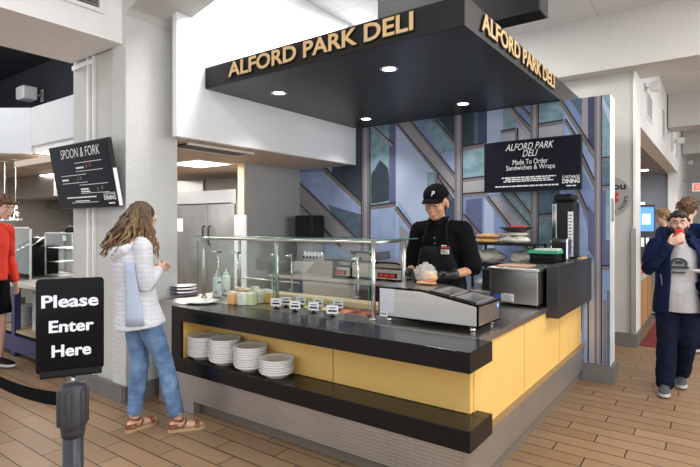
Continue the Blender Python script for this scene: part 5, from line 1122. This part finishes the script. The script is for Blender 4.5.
# ------------------------------------------------------------ man walking with the red cup
MX, MY = -.30, 5.42
fv = V((.06, -1, 0)).normalized(); rv = V((-1, -.06, 0)).normalized()      # his right is towards -X
def mq(r, f, z): return V((MX, MY, 0)) + rv * r + fv * f + EZ * z
aF = onZ(665, 393, .0); aB = onZ(684, 373, .0)
J = dict(pelvis=mq(0, 0, .90), chest=mq(0, -.0, 1.19), neck=mq(0, .0, 1.37), shR=mq(.175, .0, 1.30), shL=mq(-.175, .0, 1.30), elR=mq(.235, .10, 1.10), elL=mq(-.25, -.02, 1.05), wrR=mq(.07, .235, 1.335), wrL=mq(-.20, .22, 1.07),
         hipR=mq(.085, 0, .86), hipL=mq(-.085, 0, .86), knR=mq(.09, .09, .47), knL=mq(-.06, .02, .47), anR=mq(.10, .14, .09), anL=mq(-.02, -.22, .12), toeR=mq(.11, .31, .02), toeL=mq(-.02, -.05, .02))
mn = thing('person', (MX, MY, 0), 'bearded man in open navy jacket and grey t-shirt drinking from a red cup', 'person')
HM = headM(mq(0, .03, 1.505), PI + .1, .06)
hR = (J['wrR'], (-.5 * rv.x * 0 + .35, -.10, .55), (.2, 1, .1), (1, -.3, -.1), .85, .95)
hR = (J['wrR'], rv * -.75 + EZ * .45 + fv * .1, -fv, EZ * .8 + fv * .2, .55, .95)
body(mn, J, SKINL, .95, HM, hands=[hR, (J['wrL'], fv * .8 + rv * .1, EZ, rv * -1, .25, .95)], voxel=.006)
BRN = P('dark_brown_hair', (.020, .011, .007), .6, var=(30, .3))
face_parts(HM, .95, mn, BRN)
short_hair(HM, .95, mn, BRN, tuft=.008, vol=1.0, n=150, seed=3)
b = NB(); [ell(b, c, r, seg=14) for c, r in (((0, .060, -.080), (.045, .038, .032)), ((.046, .034, -.055), (.020, .040, .042)), ((-.046, .034, -.055), (.020, .040, .042)), ((0, .088, -.044), (.026, .010, .006)))]
bmesh.ops.transform(b, matrix=HM @ Matrix.Diagonal((.96, .96, .96, 1)), verts=b.verts); fuse('beard', b, .005, BRN, mn, smooth=1, disp=(.01, .006))
b = NB()
for q in (-1, 1): 
    prev = [V((q * .031 + .021 * math.cos(a), .093, .006 + .014 * math.sin(a))) for a in [k * PI / 8 for k in range(17)]]; tube(b, prev, .0016, n=5, caps=False); tube(b, [(q * .052, .093, .008), (q * .078, .0, .006)], .0015, n=5)
tube(b, [(-.010, .094, .008), (.010, .094, .008)], .0016, n=5); bmesh.ops.transform(b, matrix=HM @ Matrix.Diagonal((.95, .95, .95, 1)), verts=b.verts); obj('eyeglasses', b, BLKM, mn)
b = NB(); rows(b, J, [(-.60, .178, .152), (-.3, .178, .150), (0, .172, .142), (.5, .155, .120), (1., .155, .118), (1.5, .15, .10), (1.85, .09, .07), (2.0, .062, .058)], n=24); ts = fuse('grey_tshirt', b, .008, GREYC, mn, smooth=3, disp=(.08, .012))
# jacket: an open shell with sleeves; the front gap shows the shirt
b = NB(); seg = 30; lev = [(-.70, .208, .172), (-.3, .204, .170), (0, .196, .162), (.4, .182, .146), (.8, .186, .146), (1.2, .190, .142), (1.6, .165, .120), (1.85, .10, .09), (2.02, .075, .075)]; rg = []
for t, w, d in lev:
    c = lerp(J['pelvis'], J['chest'], t) if t <= 1 else lerp(J['chest'], J['neck'], t - 1); gap = .56 if t < 1.3 else .45
    rg.append([b.verts.new(c + rv * (w * math.sin(a) * (1 + .03 * math.sin(7 * a + 3 * t))) + fv * (d * math.cos(a)) - rv * .02) for a in [gap - .14 + (2 * PI - 2 * gap) * k / seg for k in range(seg + 1)]])
for a, c in zip(rg, rg[1:]):
    for k in range(seg): b.faces.new((a[k], a[k + 1], c[k + 1], c[k]))
jk = obj('navy_jacket', b, NAVY, mn, smooth=True); m = jk.modifiers.new('s', 'SOLIDIFY'); m.thickness = .018; m.offset = 1; m2_ = jk.modifiers.new('u', 'SUBSURF'); m2_.levels = m2_.render_levels = 2
for q in 'LR':
    b = NB(); limb(b, V(J['sh' + q]) + EZ * .01, J['el' + q], J['wr' + q], .076, .064, .050, .9); tube(b, [V(J['neck']) - EZ * .05, J['sh' + q]], [.06, .074], n=12, caps='round'); fuse('sleeve', b, .008, NAVY, jk, smooth=3, disp=(.05, .016))
b = NB(); tube(b, [mq(.09, .085, 1.33), mq(.10, .02, 1.385), mq(.06, -.07, 1.41), mq(-.06, -.07, 1.41), mq(-.10, .02, 1.385), mq(-.09, .085, 1.33)], [.012, .026, .032, .032, .026, .012], n=10, caps='round'); obj('jacket_collar', b, NAVY, jk, smooth=True)
b = NB(); tube(b, [mq(.125, .150, .96), mq(.135, .146, 1.06)], .004, n=6); obj('pocket_zip', b, P('zip_grey', (.2, .2, .22), .4), jk)
b = NB()   # generic round print on the shirt
for k in range(20):
    an = k / 20 * PI * 1.15 - .25; p = mq(.0 - .055 * math.cos(an), .126, 1.155 + .045 * math.sin(an)); bx(b, p.x - .010, p.x + .010, p.y - .008, p.y + .006, p.z - .006, p.z + .006)
c = mq(0, .128, 1.125); bx(b, c.x - .075, c.x + .075, c.y - .008, c.y + .008, c.z - .012, c.z + .010); c = mq(0, .128, 1.08); bx(b, c.x - .05, c.x + .05, c.y - .008, c.y + .008, c.z - .005, c.z + .005)
c = mq(0, .126, 1.165); bx(b, c.x - .025, c.x + .03, c.y - .008, c.y + .006, c.z - .012, c.z + .014)
obj('shirt_print', b, P('print_charcoal', (.045, .05, .06), .8), ts)
b = NB(); leg_cloth(b, J, .95, .028, .97, .008); fuse('sweatpants', b, .009, NAVYP, mn, smooth=3, disp=(.08, .02))
SNK = P('grey_sneaker', (.07, .075, .085), .7); SOL = P('pale_sole', (.50, .50, .50), .6)
for q in 'LR': shoe(mn, J['an' + q], J['toe' + q], 1.05, SNK, SOL)
cpp = HM @ V((.0, .128, -.118)); cu = thing('red_cup', (cpp.x, cpp.y, cpp.z), 'translucent red plastic cup held to the bearded man\'s mouth', 'cup')
b = NB(); lathe(b, [(0, -.065), (.027, -.065), (.030, -.06), (.037, .055), (.035, .055), (.028, -.058), (0, -.058)], (0, 0, 0), n=24); M_ = Matrix.Translation(cpp) @ Matrix.Rotation(.45, 4, fv.cross(EZ)); bmesh.ops.transform(b, matrix=M_, verts=b.verts); obj('cup_body', b, P('red_cup_plastic', (.70, .02, .025), .15, coat=.5), cu, smooth=True)
pl = mq(-.19, .36, 1.09); plate('carried_plate', (pl.x, pl.y, 1.105), .12, 'white plate carried in the bearded man\'s left hand at the right edge')

# ------------------------------------------------------------ simpler background people (same builder)
def bystander(name, x, y, yaw, hgt, lab, top, bottom, hairm, skin, armR=None, armL=None, vol=1.05, legs_bare=False, shorts=False, stripe=False, shoes=(BLK, SOL), pitch=-.1, seed=5, hyaw=0, voxel=.008, hf=.03):
    k_ = hgt / 1.78; R = Matrix.Rotation(yaw, 3, 'Z')
    def q(a, b_, c): return V((x, y, 0)) + R @ V((a * k_, b_ * k_, c * k_))
    J = dict(pelvis=q(0, 0, .97), chest=q(0, 0, 1.28), neck=q(0, .0, 1.48), shR=q(.18, 0, 1.41), shL=q(-.18, 0, 1.41), elR=q(.23, -.03, 1.12), elL=q(-.23, -.03, 1.12), wrR=q(.22, .06, .87), wrL=q(-.22, .06, .87),
             hipR=q(.085, 0, .92), hipL=q(-.085, 0, .92), knR=q(.09, .03, .50), knL=q(-.09, .03, .50), anR=q(.10, -.02, .09), anL=q(-.10, -.02, .09), toeR=q(.12, .16, .02), toeL=q(-.12, .16, .02))
    if armR: J['elR'], J['wrR'] = q(*armR[0]), q(*armR[1])
    if armL: J['elL'], J['wrL'] = q(*armL[0]), q(*armL[1])
    t = thing('person', (x, y, 0), lab, 'person'); HM = headM(q(0, hf, 1.635), yaw + hyaw, pitch)
    f = R @ V((0, 1, 0)); hs = []
    for s_ in 'RL':
        d = (V(J['wr' + s_]) - V(J['el' + s_])).normalized(); pn = (R @ V((-1 if s_ == 'R' else 1, 0, 0))); hs.append((J['wr' + s_], d, pn, f if abs(d.z) > .6 else EZ, .35, .95 * k_))
    body(t, J, skin, k_, HM, hands=hs, voxel=voxel); face_parts(HM, k_, t, hairm); short_hair(HM, k_, t, hairm, tuft=.014, vol=vol, n=150, seed=seed)
    b = NB(); rows(b, J, [(-.22, .165 * k_, .125 * k_), (0, .165 * k_, .125 * k_), (.5, .162 * k_, .12 * k_), (1., .175 * k_, .13 * k_), (1.5, .172 * k_, .108 * k_), (1.85, .10 * k_, .08 * k_), (2.02, .064, .062)], n=22)
    for s_ in 'LR': limb(b, J['sh' + s_], J['el' + s_], J['wr' + s_], .070, .056, .044, .92); tube(b, [V(J['neck']) - EZ * .05, J['sh' + s_]], [.062, .066], n=12, caps='round')
    fuse('sweatshirt', b, .009, top, t, smooth=3, disp=(.07, .014))
    b = NB()
    if shorts:
        for s_ in 'LR': tube(b, [V(J['hip' + s_]) + EZ * .03, lerp(J['hip' + s_], J['kn' + s_], .5), lerp(J['hip' + s_], J['kn' + s_], .86)], [.098, .098, .102], n=14)
        rows(b, J, [(-.12, .165, .12), (.1, .168, .12), (.3, .155, .11)]); so = fuse('shorts', b, .009, bottom, t, smooth=3)
        for s_, sg_ in (('R', 1), ('L', -1)):
            b = NB(); o1 = R @ V((sg_ * .112, 0, 0)); tube(b, [V(J['hip' + s_]) + o1 * .9, lerp(J['hip' + s_], J['kn' + s_], .85) + o1 * .92], (.008), n=6); obj('stripe', b, WHITE, so, label='white side stripe')
    else: leg_cloth(b, J, k_, .014, .97); fuse('trousers', b, .009, bottom, t, smooth=3)
    for s_ in 'LR': shoe(t, J['an' + s_], J['toe' + s_], 1.05, *shoes)
    return t
bystander('boy', -6.06, 2.02, -PI / 2 + .35, 1.82, 'boy in a red sweatshirt and black shorts cut by the left edge', REDC, BLKC, P('chestnut_hair', (.12, .05, .022), .6, var=(30, .3)), SKINL, hf=.17, shorts=True, shoes=(BLKM, P('white_sole', (.75, .75, .75), .6)), pitch=-.25, seed=11)
bx_, by_ = atD(687, 250, 6.0).xy
bystander('tall', bx_, by_, -.5, 1.82, 'brown haired person in a navy top seen from behind the bearded man', NAVY, NAVYP, P('mid_brown_hair', (.12, .06, .03), .6, var=(30, .3)), SKINL, vol=1.22, seed=21, armL=((-.25, .08, 1.15), (-.1, .3, 1.1)))
bx_, by_ = atD(664, 250, 8.0).xy
bystander('blond', bx_, by_, PI / 2 + .35, 1.76, 'blond person in navy reaching left towards the soda dispenser', NAVY, NAVYP, P('sandy_hair', (.32, .20, .09), .6, var=(30, .3)), SKINL, vol=1.12, seed=31, armL=((-.22, .22, 1.30), (-.12, .42, 1.27)), hyaw=.0)

# ================================================================== LIGHT, WORLD, CAMERA
w = bpy.data.worlds.new('w'); SC.world = w; w.use_nodes = True; bg = w.node_tree.nodes['Background']; bg.inputs['Color'].default_value = (.90, .95, 1., 1); bg.inputs['Strength'].default_value = 1.25
def area(loc, sx, sy, e, rot=(0, 0, 0), col=(1, .985, .96)):  # serves hall ceiling lamps and added fill lights alike
    l = bpy.data.lights.new('ceiling_or_fill_lamp', 'AREA'); l.shape = 'RECTANGLE'; l.size = sx; l.size_y = sy; l.energy = e; l.color = col
    o = bpy.data.objects.new('ceiling_or_fill_lamp', l); COL.objects.link(o); o.location = loc; o.rotation_euler = rot; return o
for x, y, e in ((-2.2, .8, 22), (.8, .8, 45), (1.2, 3.2, 60), (1.4, 5.8, 60), (1.2, 9.5, 50), (1.2, 14, 50)): area((x, y, H - .02), 1.2, .6, e)
b = NB()
for z0, z1 in ((0, .6), (3.3, H)): bx(b, 8, 8.15, -1, 20, z0, z1)
for k in range(8): bx(b, 8, 8.15, -1 + 3 * k - .15, -1 + 3 * k + .15, .6, 3.3)
struct('wall_window_side', b, WHITE)
area((7.9, 3.5, 2.0), 2.6, 8, 330, rot=(0, PI / 2, 0), col=(.95, .98, 1))  # added daylight fill from the right; the unseen window wall goes with it
area((-7.6, 1.6, H - .1), 1.2, .6, 26, rot=(.95, 0, 0))  # tilted fill, added to brighten the speaker on the dark wall
area((-2.9, 5.2, H - .05), 1.2, .6, 90); area((-2.6, 3.4, H - .05), 1.2, .6, 60); area((alc.x, alc.y, 2.7), .6, .4, 12)  # fill added to brighten the white fascia, then the alcove lamp's light
area((-5.6, 4.0, 2.25), .8, .6, 75, col=(1, .93, .84)); area((-8.2, 3.4, 2.44), 1.6, .5, 60, col=(1, .97, .93)); area((-9.5, 4.4, 2.44), 2, .5, 60, col=(1, .97, .93)); area((-6.5, .8, H - .03), 1.5, .8, 40); area((-2.6, 10.5, 2.75), 2, 1.5, 50)  # kitchen and alcove light; the one near the hall ceiling is added fill
cam = bpy.data.cameras.new('camera'); co = bpy.data.objects.new('camera', cam); COL.objects.link(co); SC.camera = co
cam.sensor_width = 36; cam.sensor_fit = 'HORIZONTAL'; cam.lens = FPX / 700 * 36; cam.shift_y = -(233.5 - CY) / 700; cam.clip_start = .05
co.location = (0, 0, EYE); co.rotation_euler = (PI / 2, 0, math.atan2(.590, .807))
SC.view_settings.view_transform = 'Standard'; SC.view_settings.look = 'None'; SC.view_settings.gamma = 1; SC.view_settings.exposure = 0.15; SC.view_settings.use_curve_mapping = False
SC.cycles.max_bounces = 8; SC.cycles.transparent_max_bounces = 16; SC.cycles.caustics_reflective = False; SC.cycles.caustics_refractive = False
